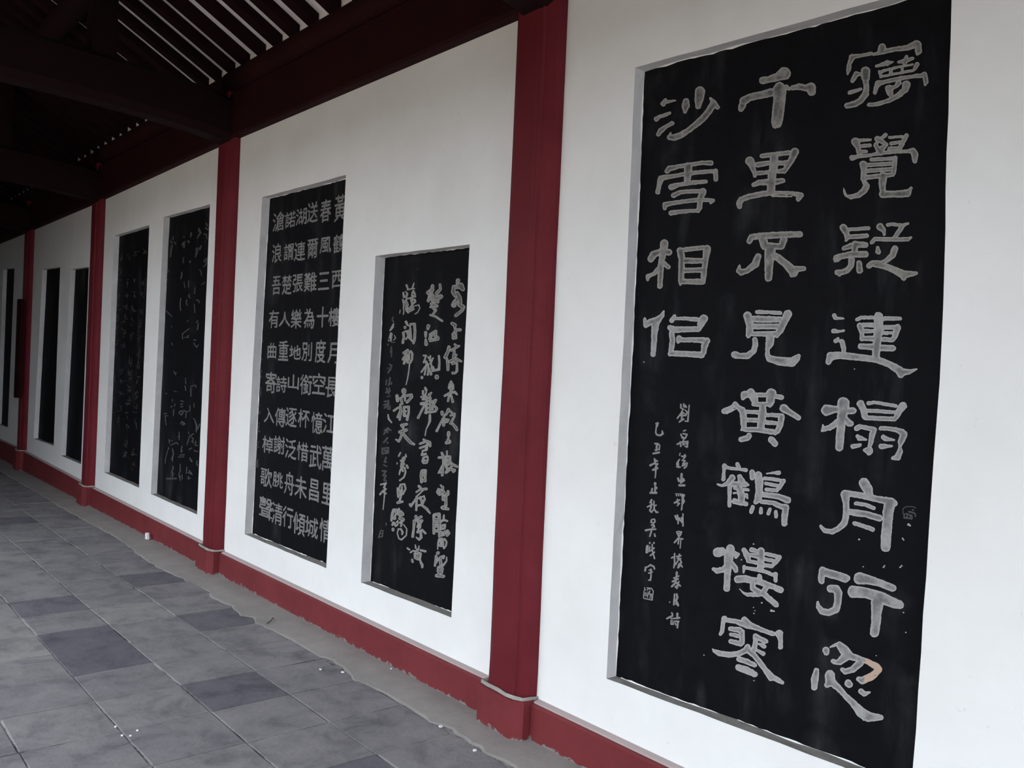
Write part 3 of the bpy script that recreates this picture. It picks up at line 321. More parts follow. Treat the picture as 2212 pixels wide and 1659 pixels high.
RUN = """850 590 8.729|122,14,4 121,19,3;118,26,4 127,24,6 131,30,4;114,26,3.5 113,36,4 117,42,4;120,38,4 125,46,4 126,54,4 126,60,3;122,46,3 116,56,5 114,60,5;125,60,4 132,64,4 130,70,3 118,80,3
850 590 8.729|111,95,3 116,98,3.5 116,103,2.5;117,107,2.5 126,107,3;118,108,2.5 112,115,2 113,123,2.5 118,122,2.5 118,112,2
850 760 8.729|105,-9,3 103,0,3 98,10,3.5;101,12,2 103,25,3 103,34,2.5;116,-14,2 120,-10,3;109,-3,2.5 124,-11,2;116,-6,2 114,-2,2;115,0,2.5 114,10,3 119,6,2;107,18,3 118,13,3 128,18,2;112,22,3 120,20,2;120,22,2 120,36,2.5 117,40,2 112,40,2.5
850 760 8.729|109,56,2 106,62,2 105,68,2;109,57,2 113,63,2 113,70,2;109,62,1.5 109,75,3;97,83,2 108,77,2.5 116,76,2.5 120,80,2;106,80,2 103,93,2;109,82,2 112,94,2.5;107,70,2 112,68,1.5
850 760 8.729|92,114,3 92,118,2.5;104,109,3 100,118,2;98,118,2 90,133,2 84,145,2 82,149,2.5;104,110,2.5 110,114,2;96,127,2 95,138,3;98,127,2 104,128,2 102,132,2 98,133,1.5;108,120,2 115,117,2.5 115,122,2 108,135,2.5;112,136,2.5 118,143,3 120,147,2.5
840 930 8.729|113,4,3 113,8,3.5;113,10,1.5 112,18,2;109,23,3 114,21,4 112,18,3
840 930 8.729|100,42,2 104,52,3 103,62,2 101,84,2.5;95,51,2.5 108,50,2;101,66,1.5 94,80,1.5 100,78,1.5;110,39,1.5 110,47,1.5;108,49,2 116,49,2 116,55,2 108,55,2 108,49,2;107,56,2 108,64,2.5;106,60,2 116,57,2 118,61,2 108,66,2.5;108,68,2 112,74,2.5 108,79,2.5 112,77,2 121,64,2.5 129,68,2.5;113,72,2.5 124,75,3 122,78,2
840 930 8.729|98,103,1.5 102,107,2.5 102,112,2;94,111,2.5 92,116,2.5 96,120,3 100,117,2.5 97,112,2.5;103,115,3 106,120,3;102,122,2 103,130,3;108,130,2.5 108,140,3;112,115,2.5 112,120,2.5 108,124,2;104,125,2 108,128,3;101,145,3 107,143,3;102,147,2.5 112,148,2.5
830 1090 8.729|94,20,2.5 94,35,2.5 94,54,2.5;96,19,3 104,18,3 104,30,3 104,50,2.5;95,28,3 103,29,3;95,36,3 103,35,3;95,41,2.5 103,40,2.5;95,50,2.5 103,49,3;113,20,1.5 112,30,2;106,34,2 112,28,1.5 119,31,2;107,40,2 115,38,2 114,45,2 108,46,2 109,40,1.5;104,52,2 104,60,2;104,51,2 109,52,2 110,58,2 105,59,2;113,58,1.5 114,51,2 120,49,2 123,54,2 119,58,2.5 117,53,2
830 1090 8.729|104,65,2 102,72,1.5 101,84,1;104,65,2 109,65,2.5 111,70,2 111,78,2;107,68,2 107,78,2;108,72,2 110,72,1.5;105,77,2 110,78,2;114,65,2 118,70,1.5 117,77,1.5 113,82,2
830 1090 8.729|102,91,3 101,92,3;98,97,2 97,107,2 96,115,2;99,98,2 101,103,2;98,110,1.5 102,104,2 104,102,1.5;106,100,2.5 107,112,3;107,99,2.5 113,97,2 112,101,2;118,99,1 118,106,1.5 112,114,2 108,118,2;102,118,2 102,125,2.5 108,128,3 110,121,2.5 104,117,2;105,128,3 102,133,3;99,134,3 112,135,3
850 590 8.729|74,24,3 73,32,4 66,37,4;88,22,2.5 89,30,2.5 82,38,3.5;72,40,4 66,52,3;70,45,5 82,48,5 90,44,4;75,52,4 84,54,3;72,58,3 82,62,3;70,64,2 78,60,2.5;76,66,3 80,70,2.5 74,79,2;70,79,2 80,82,2 92,90,2
850 590 8.729|66,100,3.5 65,105,2.5;61,112,3 61,120,2;61,125,2 62,134,3.5;70,116,3 80,110,3;72,116,3 69,124,3;80,112,3 79,118,3 84,122,3;70,127,3 84,124,3
850 760 8.729|57,7,1.5 62,7,1.5 58,18,1.5 63,19,1.5;66,10,1.5 68,13,1.5;70,8,1.5 69,16,2;75,12,1.5 70,22,2;57,20,1.5 62,18,1.5;63,20,2 61,32,1.5 59,43,1.5;53,38,1.5 60,28,1.5;66,23,1.5 66,38,2;67,30,1.5 70,38,2;72,24,1.5 72,32,1.5 76,33,1.5;75,28,1.5 77,33,1.5;86,8,2 87,20,2 86,33,2.5 74,36,2;54,48,2.5 54,49,2.5;65,43,2 65,42,2;71,41,2.5 71,42,2.5;82,47,4 82,48,4
850 760 8.729|60,68,2 62,72,2.5;56,74,2 56,80,2 60,84,1.5 62,76,1.5;53,85,2 58,86,2 61,82,1.5;68,81,3 72,77,1.5;55,90,1.5 60,90,1.5;53,98,3 58,97,3;62,95,2 55,108,2 50,118,2 47,124,2.5;63,85,2 62,115,2.5;64,88,1.5 70,86,2 69,112,2.5;64,93,1.5 69,92,1.5;64,99,1.5 69,98,1.5;64,106,1.5 69,105,1.5;60,115,2 70,113,2;72,95,2 80,91,2.5 76,100,2 82,107,2.5 80,112,2 70,114,2;75,96,1.5 74,108,2;69,119,2 69,130,2.5 66,138,1.5 62,146,1 60,158,1
840 930 8.729|66,17,2 70,20,2;59,25,2 72,20,2.5 78,22,2;70,19,1.5 78,24,2.5 78,29,2.5;59,33,2 70,29,2 72,36,2;73,25,2 71,35,3;64,38,1.5 70,37,2;63,46,2 70,44,2;64,40,1.5 62,46,1.5;66,51,2 65,58,3 70,58,3;68,50,1.5 73,49,2 74,55,1.5 72,61,1.5;66,60,3 69,60,3
840 930 8.729|62,76,2 61,85,2.5 62,97,2.5;64,75,2 70,75,2 69,86,2 69,95,2.5;63,85,2.5 69,84,2;63,80,1.5 68,79,1.5;62,95,2.5 68,93,3
840 930 8.729|57,105,2.5 60,108,2.5;52,116,1.5 60,111,2 71,110,2.5;66,112,1 52,125,1.5;53,125,2 52,150,2;52,128,2 47,135,2 42,142,2.5 40,139,2;60,124,1 56,128,1.5;58,128,2 67,123,1 68,130,2 62,140,2.5;61,130,2 63,135,2.5;52,142,2 62,140,2 72,148,2.5 78,156,1.5
830 1090 8.729|60,22,2.5 60,28,2;64,26,2.5 70,23,2.5;57,31,3 56,45,2 54,60,2.5;62,30,1.5 65,36,1.5 63,42,2 67,44,2;63,31,2 72,30,2 68,36,2 68,42,2;65,46,1.5 63,52,2;64,52,2 72,48,2 78,54,2;69,50,2 70,62,2.5 66,66,2 61,62,1.5
830 1090 8.729|59,76,1 60,82,1.5;66,78,1 65,84,1.5;50,90,1.5 55,87,1.5 62,88,1.5;69,86,2 78,88,2;63,85,2 62,90,3;58,92,2 58,100,2 62,102,2.5 68,104,2;62,95,3 62,98,3;64,91,2 69,92,2 68,100,2;53,104,2 54,108,2;69,108,2 72,114,2.5 72,118,2;44,82,1.5 48,85,1.5
850 590 8.729|25,23,2 27,28,1.5;39,19,1 36,28,1.5;27,31,1.5 40,29,1;19,37,1.5 20,45,2;23,35,1 27,38,1;26,40,2 24,45,2;36,38,2 38,33,1.5 41,40,1.5;35,42,1.5 41,44,2;18,50,1.5 20,60,1.5 19,68,1;24,52,2 26,60,3 24,68,2;20,56,1.5 26,48,1.5;29,48,1.5 40,44,1.5;34,50,2 40,50,2 42,54,1.5 36,58,2 34,52,2;36,60,2 30,68,2 28,74,2;30,72,2 38,68,2 36,62,2;40,62,1 48,60,1 50,66,1 46,74,1 41,77,1;13,70,.8 12,76,.6;20,70,1 19,78,.8;25,72,1.5 28,66,1.5
850 590 8.729|24,92,2.5 27,98,2;22,102,2.5 22,103,2.5;31,100,2 33,96,2 40,96,2.5 41,110,2.5 40,125,2.5 38,132,2;32,104,2 33,122,2;19,113,2.5 20,120,2 18,131,2.5;22,110,1.5 31,108,1.5;24,124,2 28,119,1.5 26,112,1.5;30,122,2 36,128,2;28,112,2 30,118,1.5
850 760 8.729|20,2,2.5 27,-3,2.5;25,2,2 22,8,2 18,14,2;20,16,2 26,12,2;24,10,2 22,18,2.5 20,22,2;27,6,1.5 27,20,2;33,-1,2 36,4,2 35,15,2 32,20,2;30,0,1.5 30,15,1.5;31,20,1.5 29,38,1 27,50,1 24,62,.8
850 760 8.729|20,73,4.5 20,75,4.5;7,83,3 8,92,3;20,80,2 18,84,2.5 34,81,2.5 35,85,2.5 26,95,2.5;14,88,3 17,98,2;22,88,2 22,92,1.5;1,111,2 8,106,2 14,104,2;13,99,1.5 14,112,3 12,128,2;13,112,2 8,123,2;20,104,2 29,104,2.5 29,115,2 26,128,2.5;20,105,2 21,120,3;22,112,1.5 24,112,1.5;20,118,2 24,121,2
840 930 8.729|24,-10,2.5 34,-12,2.5;26,-8,3 26,-9,3;21,3,3 33,-1,3;28,-8,1.5 27,4,2;26,4,2.5 22,15,2 19,20,2.5 14,17,1.5;27,5,2.5 34,15,3 42,23,3 48,26,2
840 930 8.729|22,42,1.5 19,48,1.5;32,44,.6 33,49,1.5 27,52,2;23,57,2 30,54,2;28,58,2 24,63,2;24,67,2.5 29,63,2;34,66,2 36,70,2;16,61,1 16,63,1;24,70,1.5 21,78,1.5 20,83,1;24,69,1.5 30,70,1.5 32,78,1.5 29,88,1.5 21,94,1.5;26,74,2 27,77,1.5
840 930 8.729|16,108,1 17,118,1.5 18,125,2;22,102,1.5 30,101,1.5 32,110,1.5 27,120,1.5;22,103,1.5 19,110,1.5 22,118,2;25,106,1.5 24,118,2;20,114,1.5 26,113,1.5;18,122,2 26,120,1.5;25,118,1.5 20,135,2;17,136,2.5 26,134,2
830 1090 8.729|18,10,2.5 15,20,2.5 14,30,2;18,10,2.5 23,10,2.5 23,18,2;21,20,1.5 20,26,3;18,35,3 16,38,2;17,48,2.5 17,46,2.5;28,8,2 28,18,3 34,18,4;32,14,3 30,22,2;30,26,3 36,28,3;36,30,2 30,34,2;23,34,1 26,30,1 26,38,1 22,40,2 20,36,1.5;33,35,2 32,41,1.5;37,38,1 43,46,1 42,58,1.2 33,66,1.5 28,64,1 25,54,1 27,46,1.2 32,46,1.5 35,52,2 34,56,1.5
*810 670 6.636|26,10,.7 25,14,1 27,17,1;27,20,1 24,26,1.5;26,24,1.5 22,29,1;23,33,1 21,40,1;24,34,1.5 23,44,1;20,43,.8 20,44,.8;28,36,.6 30,40,.6 27,43,.6;24,46,.8 29,46,.6;19,49,1 19,50,1;24,53,1 23,60,1;24,58,1 24,67,.6;21,78,1 24,79,1 22,86,1.2;18,83,.7 19,83,.7;24,80,1 19,90,.8;22,97,1 20,108,1;17,100,.8 16,107,.8;24,103,.7 24,106,.7 21,105,.7;17,112,1 18,116,1;21,112,1 20,120,1;16,118,1 22,116,1;18,124,.8 23,123,.5;14,131,1 20,130,1 19,141,1.2;13,136,1 18,134,1;14,140,1.2 17,137,1;22,137,.5 22,142,.8 19,142,.6;19,150,1 20,156,1.3 24,161,1
*810 910 6.144|13,12,1 18,9,1;17,9,1 21,12,1;15,13,1 12,17,.8;17,12,1 17,15,1;17,22,1 12,28,1;17,28,1 17,29,1;10,36,1 10,43,1 18,42,1 18,35,1 12,36,1;13,39,1 16,39,1 14,42,1;15,48,1 13,54,1 15,54,1;12,58,.8 16,60,.6;10,66,1 15,66,1 11,72,1 15,72,1 12,78,1 15,79,1;8,84,1 15,82,1 12,88,1 15,90,1 10,93,1 15,96,1;7,97,1.2 11,92,1;13,83,1 13,97,1;13,97,.8 12,108,.6 11,117,.6;15,135,.7 15,138,.7
S810 910 6.144|8,145,.7 11,145,.6 10,153,.7 5,154,.7 8,145,.7;7,149,.5 10,149,.5"""
MIDR_A = """465,280,8 475,310,12 490,325,8;488,330,5 465,355,6 445,388,3;380,325,6 378,350,10 372,375,4;548,220,6 560,245,8;540,270,6 565,290,6 575,275,3;525,340,6 550,345,6 560,395,4;290,370,4 305,372,3;310,425,5 300,440,8 300,490,7;340,420,5 360,420,4 350,440,4;285,440,4 280,470,4;180,370,4 175,400,7;150,420,7 165,440,6;165,470,9 155,520,9 148,595,6;190,430,5 205,450,5;495,470,5 480,510,5;440,500,6 445,540,9 428,595,5;470,490,3 460,520,3;300,600,3 285,620,3;292,630,4 290,660,4;365,640,3 360,660,3;375,645,3 365,660,2;540,620,5 525,650,5;560,605,4 540,690,4 518,705,3;470,740,2 490,755,3 495,800,3;530,885,4 500,905,3;275,770,5 275,800,6 265,840,4;350,860,3 350,935,3;425,940,3 418,1010,3;360,1015,4 350,1040,4 370,1055,3;440,1080,4 465,1085,4 470,1110,3;330,1080,4 325,1110,5 335,1140,3;265,1060,4 255,1120,4 262,1195,5;415,1130,3 420,1220,3;130,740,3 110,790,3;90,790,3 120,860,3;155,1370,3 165,1385,3;345,1310,3 335,1320,3;455,1310,4 440,1330,4;460,1340,4 450,1410,5;355,1400,3 280,1460,4 285,1515,4;310,1500,6 345,1495,5;350,1475,3 320,1500,4;415,1525,6 430,1530,5;410,1560,4 440,1610,3 460,1580,3;160,1560,4 170,1580,4;300,880,3 310,940,3;100,1200,3 160,1260,4"""
MIDR_B = """290,10,5 310,50,4;300,30,4 320,25,3;420,85,2.5 425,150,3;415,175,4 425,225,3;480,180,3 530,165,4 540,190,3;480,200,3 480,290,4;290,230,3 320,240,3;195,260,4 210,258,3;275,325,3 270,345,4;270,400,4 255,410,4;300,380,3 300,400,3;290,440,3 285,510,3;370,340,4 400,350,3;365,380,4 390,375,3;365,410,4 390,405,3;345,470,4 375,450,4 395,470,5 375,500,5 350,480,4;400,450,4 430,460,4 425,530,3;445,465,3 475,440,3;470,400,4 470,430,3;515,370,3 515,415,3;510,540,3 530,560,3;530,570,5 545,620,7 540,690,4;580,600,4 555,660,3;365,600,4 380,570,3 415,600,5 385,615,3;385,570,2 390,600,2;205,480,5 185,490,4;190,510,3 225,510,3;195,520,3 195,560,3 205,610,4;350,690,3 350,740,4;340,740,3 355,760,3;345,770,3 355,775,3;235,775,4 240,815,4;250,785,3 270,790,3;250,840,3 320,810,4 340,830,3;230,865,5 235,880,4;225,880,2 195,1000,3 195,1040,3;275,880,4 285,940,5 260,1000,3;280,960,3 275,1020,4;455,690,3 460,710,3;510,710,4 465,740,3 435,835,3;490,750,4 510,770,3 490,800,3;500,790,3 510,815,3;535,790,3 530,840,4 560,845,3;380,850,4 370,900,4;370,920,3 385,900,3;355,950,3 405,945,4;340,970,3 400,970,3;460,885,4 490,870,4;520,900,4 560,910,4;470,980,4 480,1010,5;480,1015,3 495,1025,3 490,1005,3;550,1010,4 545,1050,5 560,1070,4;275,1070,3 285,1090,5 270,1130,4;265,1140,4 290,1160,3;275,1150,4 275,1190,5;210,1213,7 315,1212,7;360,1050,3 360,1130,4;355,1140,4 345,1170,4 365,1190,4;350,1190,4 365,1235,3;380,1170,3 385,1220,3;435,1080,3 430,1150,4;460,1120,3 485,1150,5;450,1145,4 495,1165,4;450,1190,4 455,1215,5 475,1205,3"""

# ================================================================ SETTING
def lerp_table(t, x):
    t = sorted(t)
    if x <= t[0][0]: return t[0][1]
    for (a, va), (b_, vb) in zip(t, t[1:]):
        if x <= b_: return va+(vb-va)*(x-a)/(b_-a)
    return t[-1][1]
ZTOP = [(-7.5, .595), (-5.0, .595), (-3.85, .600), (-2.6, .618), (4.5, .618)]
ZBASE = [(-7.5, -.510), (-5.2, -.511), (-3.85, -.535), (-2.6, -.548), (4.5, -.546)]
def ztop(x): return lerp_table(ZTOP, x)
def zbase(x): return lerp_table(ZBASE, x)
COLS = [0.24, -1.10, -2.44, -3.75, -4.978, -6.25]     # right-hand faces of the engaged columns
CW = 0.107                                         # column width

# niches: outer outline on the wall face, listed clockwise from top left with in-between points
def wp(l): return [W(*q) for q in l]
TLx = W(7, 581.5)[0]
NICHES = {
 'main':   wp([(1372,146),(1901,0),(2054.8,-46),(2054.8,0),(2034.5,740),(1972.7,1659),(1966,1716),(1821,1657),(1310,1466),(1346.6,740)]),
 'cursive':wp([(811,553),(1014.6,527.7),(995,930),(975,1334),(779.6,1258),(795,905)]),
 'clerk':  wp([(566.5,426),(747.4,378),(726,800),(704.8,1227.5),(528.5,1153.8),(546,790)]),
 'mid_r':  wp([(353.5,469),(453.8,441),(425.7,1111.5),(325.8,1067)]),
 'mid_l':  wp([(246.3,509.4),(322.5,486.3),(300.3,1053.4),(225,1020.6)]),
 'far_r':  wp([(152.7,582),(192,576.4),(175,1003),(131.6,984)]),
 'far_l':  wp([(92,582),(130,577),(116,963),(72.6,947)]),
 'end':    [(TLx, .443), (-5.436, .431), (-5.461, -.431), (TLx, -.434)],
}
NC = {'main': (0, 2, 5, 6, 8), 'cursive': (0, 1, 3, 4), 'clerk': (0, 1, 3, 4)}
DEPTH = {'main': .021, 'cursive': .024, 'clerk': .022}

# which niches lie in which bay; cell boundaries along the wall
CELLS = []
def cellsplit(x0, x1, keys):
    b_ = [x0]
    for a, c_ in zip(keys, keys[1:]):
        xr = max(q[0] for q in NICHES[a]); xl = min(q[0] for q in NICHES[c_])
        b_.append((xr+xl)/2)
    b_.append(x1)
    for k, key in enumerate(keys): CELLS.append((b_[k], b_[k+1], key))
cellsplit(-7.5, -4.978-CW/2, ['end'])
cellsplit(-4.978-CW/2, -3.75-CW/2, ['far_l', 'far_r'])
cellsplit(-3.75-CW/2, -2.44-CW/2, ['mid_l', 'mid_r'])
cellsplit(-2.44-CW/2, -1.10-CW/2, ['clerk', 'cursive'])
cellsplit(-1.10-CW/2, 0.24-CW/2, ['main'])
ZW0, ZW1 = -.64, .80
wv, wf = [], []
def corner_ids(pts):
    """indices of the four corners TL, TR, BR, BL of a niche outline"""
    cx = sum(q[0] for q in pts)/len(pts); cz = sum(q[1] for q in pts)/len(pts)
    best = []
    for sx_, sz_ in ((-1, 1), (1, 1), (1, -1), (-1, -1)):
        best.append(max(range(len(pts)), key=lambda i: sx_*(pts[i][0]-cx)*2+sz_*(pts[i][1]-cz)))
    return best
def resample(pts, step=.04, jit=.0):
    out = []
    n = len(pts); cor = corner_ids(pts); newcor = {}
    for i in range(n):
        a, b_ = pts[i], pts[(i+1) % n]
        L = math.hypot(b_[0]-a[0], b_[1]-a[1]); m = max(1, int(L/step))
        if i in cor: newcor[i] = len(out)
        for k in range(m):
            t = k/m
            j = 0 if (k == 0 and i in cor) else jit
            out.append((a[0]+(b_[0]-a[0])*t+random.uniform(-j, j), a[1]+(b_[1]-a[1])*t+random.uniform(-j, j)))
    return out, [newcor[i] for i in cor]
OUT = {}
for (xa, xb, key) in CELLS:
    pts, cor = resample(NICHES[key], jit=.0006)
    OUT[key] = (pts, cor)
    ring = [(xa, ZW1), (xb, ZW1), (xb, ZW0), (xa, ZW0)]
    base = len(wv)
    wv += [V(x, 1.0, z) for x, z in pts]; rb = len(wv)
    wv += [V(x, 1.0, z) for x, z in ring]
    n = len(pts)
    for s in range(4):
        i, e = cor[s], cor[(s+1) % 4]
        run = [i]
        while run[-1] % n != e % n: run.append((run[-1]+1) % n)
        wf.append(tuple([rb+s, rb+(s+1) % 4] + [base+r for r in run[::-1]]))
# plain wall to the right of the near column, then its body behind
rb = len(wv); wv += [V(0.24-CW/2, 1, ZW1), V(4.5, 1, ZW1), V(4.5, 1, ZW0), V(0.24-CW/2, 1, ZW0)]; wf.append((rb, rb+1, rb+2, rb+3))
rb = len(wv)
bx = [V(-7.5, 1.0, ZW0), V(4.5, 1.0, ZW0), V(4.5, 1.12, ZW0), V(-7.5, 1.12, ZW0), V(-7.5, 1.0, ZW1), V(4.5, 1.0, ZW1), V(4.5, 1.12, ZW1), V(-7.5, 1.12, ZW1)]
wv += bx; wf += [(rb+2, rb+3, rb+7, rb+6), (rb, rb+3, rb+2, rb+1), (rb+4, rb+5, rb+6, rb+7), (rb, rb+4, rb+7, rb+3), (rb+1, rb+2, rb+6, rb+5)]
wall = mesh_obj('wall_right', wv, wf, M_WALL, kind='structure')

# reveals of the niches: three plastered sides and a dusty sill, parts of the wall
for (xa, xb, key) in CELLS:
    pts, cor = OUT[key]; n = len(pts); d = DEPTH.get(key, .020)
    inner = []
    for q, (x, z) in enumerate(pts):
        k = .0016 if key in ('main', 'cursive', 'clerk') else .001
        inner.append((x+random.uniform(-k, k), z+random.uniform(-k, k)))
    for s, nm in enumerate(('lintel_reveal', 'side_reveal', 'sill', 'side_reveal')):
        i, e = cor[s], cor[(s+1) % 4]
        run = [i]
        while run[-1] % n != e % n: run.append((run[-1]+1) % n)
        v = [V(pts[r][0], 1.0, pts[r][1]) for r in run]+[V(inner[r][0], 1.0+d+.001, inner[r][1]) for r in run]
        m = len(run)
        f = [(q, q+1, m+q+1, m+q) for q in range(m-1)]
        mesh_obj(nm, v, f, M_SILL if nm == 'sill' else M_JAMB, wall)
    # thin lumpy line of putty where the slab meets the plaster
    if key in ('main', 'cursive', 'clerk'):
        for s in (0, 2, 3):
            i, e = cor[s], cor[(s+1) % 4]
            run = [i]
            while run[-1] % n != e % n: run.append((run[-1]+1) % n)
            v, f = [], []
            cx = sum(q[0] for q in pts)/n; cz = sum(q[1] for q in pts)/n
            fine = []
            for a_, b_ in zip(run, run[1:]):
                for t in (0, .25, .5, .75): fine.append((pts[a_][0]*(1-t)+pts[b_][0]*t, pts[a_][1]*(1-t)+pts[b_][1]*t))
            wv_ = [max(.0004, random.gauss(.0011, .0006)) if s != 2 else max(.0003, random.gauss(.0008, .0006)) for _ in fine]
            for (x, z), wd in zip(fine, wv_):
                ux, uz = (0, -1) if s == 0 else ((0, 1) if s == 2 else (1, 0))
                v.append(V(x-ux*.001, 1.0+d-.0015, z-uz*.001)); v.append(V(x+ux*wd, 1.0+d-.0004, z+uz*wd))
            for q in range(len(fine)-1): f.append((2*q, 2*q+2, 2*q+3, 2*q+1))
            mesh_obj('putty_seam', v, f, M_CHIP, wall)

# skirting, its plaster ledge on top
for q in range(len(COLS)-1):
    xr, xl = COLS[q]-CW-.003, COLS[q+1]-.001+0.006
    xr2 = xr
    N = 24; v = []; f = []
    for k in range(N+1):
        x = xl+(xr2-xl)*k/N; zt = zbase(x)-.003
        j = random.uniform(-.0012, .0012)
        v += [V(x, .984, -H-.002), V(x, .9845+j, zt-.004), V(x, .987+j, zt), V(x, 1.0, zt)]
    for k in range(N):
        for s in range(3): f.append((4*k+s, 4*k+4+s, 4*k+5+s, 4*k+1+s))
    sk = mesh_obj('baseboard_right', v, f, M_BASE, kind='structure')
    v = []; f = []
    for k in range(N+1):
        x = xl+(xr2-xl)*k/N; zt = zbase(x)
        j = random.uniform(-.0008, .0008)
        v += [V(x, .9895, zt-.0035), V(x, .9905+j, zt-.0004), V(x, 1.0, zt+.0018)]
    for k in range(N):
        for s in range(2): f.append((3*k+s, 3*k+3+s, 3*k+4+s, 3*k+1+s))
    mesh_obj('ledge', v, f, M_LEDGE, sk)

# ---------------------------------------------------------------- floor
xs_j = [-1.19+.1515*k for k in range(14, -1, -1)] + [-1.19-.1515*k for k in range(1, 34)]
YJ = [-.58, -.43, -.285, -.138, .010, .158, .305, .452, .600, .747, .893]
v, f = box_vf(tuple(V(-7.5, -.60, -H-.06)), tuple(V(4.5, 1.03, -H-.0014)))
floor = mesh_obj('floor', v, f, M_GROUT, kind='structure')
def tile_verts(x0, x1, y0, y1, dz=0.0):
    g = .0013
    a = [(x0+g, y0+g), (x1-g, y0+g), (x1-g, y1-g), (x0+g, y1-g)]
    a = [(x+random.uniform(-.0012, .0012), y+random.uniform(-.0012, .0012)) for x, y in a]
    cx, cy = (x0+x1)/2, (y0+y1)/2
    tl = [random.uniform(-.0007, .0007) for _ in range(4)]
    v = [V(x, y, -H-.006) for x, y in a]+[V(x, y, -H-.0007+dz+t) for (x, y), t in zip(a, tl)]
    k = .0013
    v += [V(x+(k if x < cx else -k), y+(k if y < cy else -k), -H+dz+t) for (x, y), t in zip(a, tl)]
    f = [(0,1,5,4),(1,2,6,5),(2,3,7,6),(3,0,4,7),(4,5,9,8),(5,6,10,9),(6,7,11,10),(7,4,8,11),(8,9,10,11)]
    return v, f
DARKT = {(-2.099, .452), (-2.55, .747), (-1.19, .600)}
rest_v, rest_f = [], []
joints = sorted(xs_j)
for r in range(len(YJ)-1):
    y0, y1 = YJ[r], YJ[r+1]
    off = 0.0 if r >= 5 else random.choice([0, .075])
    k = 0
    while k < len(joints)-1:
        x0, x1 = joints[k]+off, joints[k+1]+off; step = 1
        mat = M_TILE
        if abs(y0-.452) < .01 and abs(x0+2.099) < .03:
            x1 = joints[k+2]; step = 2; mat = M_TILED
        elif abs(y0-.747) < .01 and abs(x0+2.554) < .05: mat = M_TILED
        elif abs(y0-.600) < .01 and abs(x0+1.19) < .03: mat = M_TILED
        elif abs(y0-.747) < .01 and abs(x0+2.099) < .03: mat = M_TILED
        elif abs(y0-.452) < .01 and abs(x0+1.645) < .03: mat = random.choice([M_TILE])
        elif abs(y0-.305) < .01 and abs(x0+2.251) < .03: mat = M_TILEP
        elif abs(y0-.305) < .01 and abs(x0+2.099) < .03: mat = M_TILEP
        elif random.random() < .08: mat = M_TILEP
        elif random.random() < .04: mat = M_TILED
        v, f = tile_verts(x0, x1, y0, y1, random.uniform(-.0004, .0004))
        if y0 > .15 and -6.7 < x0 < -.85 and not (y0 < .3 and x0 < -3.5):
            mesh_obj('tile', v, f, mat, floor, origin=V((x0+x1)/2, (y0+y1)/2, -H))
        else:
            b0 = len(rest_v); rest_v += v; rest_f += [tuple(b0+i for i in q) for q in f]
        k += step
mesh_obj('far_tiles', rest_v, rest_f, M_TILE, floor, kind='stuff')
# cement strip trowelled along the wall, its edge lapping over the tiles
edge = [(-7.5,.885),(-3.5,.885),(-3.117,.895),(-2.607,.866),(-2.46,.881),(-2.323,.880),(-2.29,.893),(-2.2,.876),(-2.112,.888),(-2.02,.872),(-1.99,.889),(-1.944,.877),(-1.812,.891),
        (-1.72,.887),(-1.661,.890),(-1.62,.903),(-1.53,.892),(-1.50,.876),(-1.445,.888),(-1.339,.897),(-1.25,.888),(-1.204,.900),(-1.12,.897),(-1.098,.892),(-1.058,.899),(-.95,.889),(-.8,.893),(4.5,.89)]
v, f = [], []; pts = []
for (xa, ya), (xb, yb) in zip(edge, edge[1:]):
    m = max(1, int((xb-xa)/.02))
    for k in range(m):
        t = k/m; pts.append((xa+(xb-xa)*t, ya+(yb-ya)*t+random.uniform(-.0035, .0035)))
pts.append(edge[-1])
for x, y in pts: v += [V(x, y, -H-.0006), V(x, y+.006, -H+.0010), V(x, 1.02, -H+.0022)]
for k in range(len(pts)-1):
    for s in range(2): f.append((3*k+s, 3*k+3+s, 3*k+4+s, 3*k+1+s))
mesh_obj('cement_strip', v, f, M_CEM, floor)

# ground beyond the open side of the gallery
v, f = box_vf((-60, -60, -.5), (60, S*(-.60), -.12))
mesh_obj('ground_outside', v, f, M_GRASS, kind='structure')

# unseen dark box across the courtyard, added to block the low sky
v, f = box_vf((-40, -11.5, -.3), (30, -10.8, 3.4))
mesh_obj('sky_blocker', v, f, M_BLOCKER, kind='structure')

# ---------------------------------------------------------------- roof
SL = .557
RIDGE = .28
def zroof(y): return (.842+SL*(1-y)) if y >= RIDGE else (.842+SL*(1-RIDGE)-SL*(RIDGE-y))
EAVE = -.80
v = []
prof = [(1.25, zroof(1.25)), (RIDGE, zroof(RIDGE)), (EAVE, zroof(EAVE)), (EAVE, zroof(EAVE)+.05), (RIDGE, zroof(RIDGE)+.06), (1.25, zroof(1.25)+.05)]
for x in (-7.5, 4.5): v += [V(x, y, z) for y, z in prof]
f = [(0,1,7,6),(1,2,8,7)]
ceil = mesh_obj('ceiling', v[:3]+v[6:9], [(0,1,4,3),(1,2,5,4)], M_ROOFB, kind='structure')
mesh_obj('roof_covering', v, [(2,3,9,8),(3,4,10,9),(4,5,11,10),(5,0,6,11),(0,5,4,3,2,1),(6,7,8,9,10,11)], M_ROOFT, kind='structure')
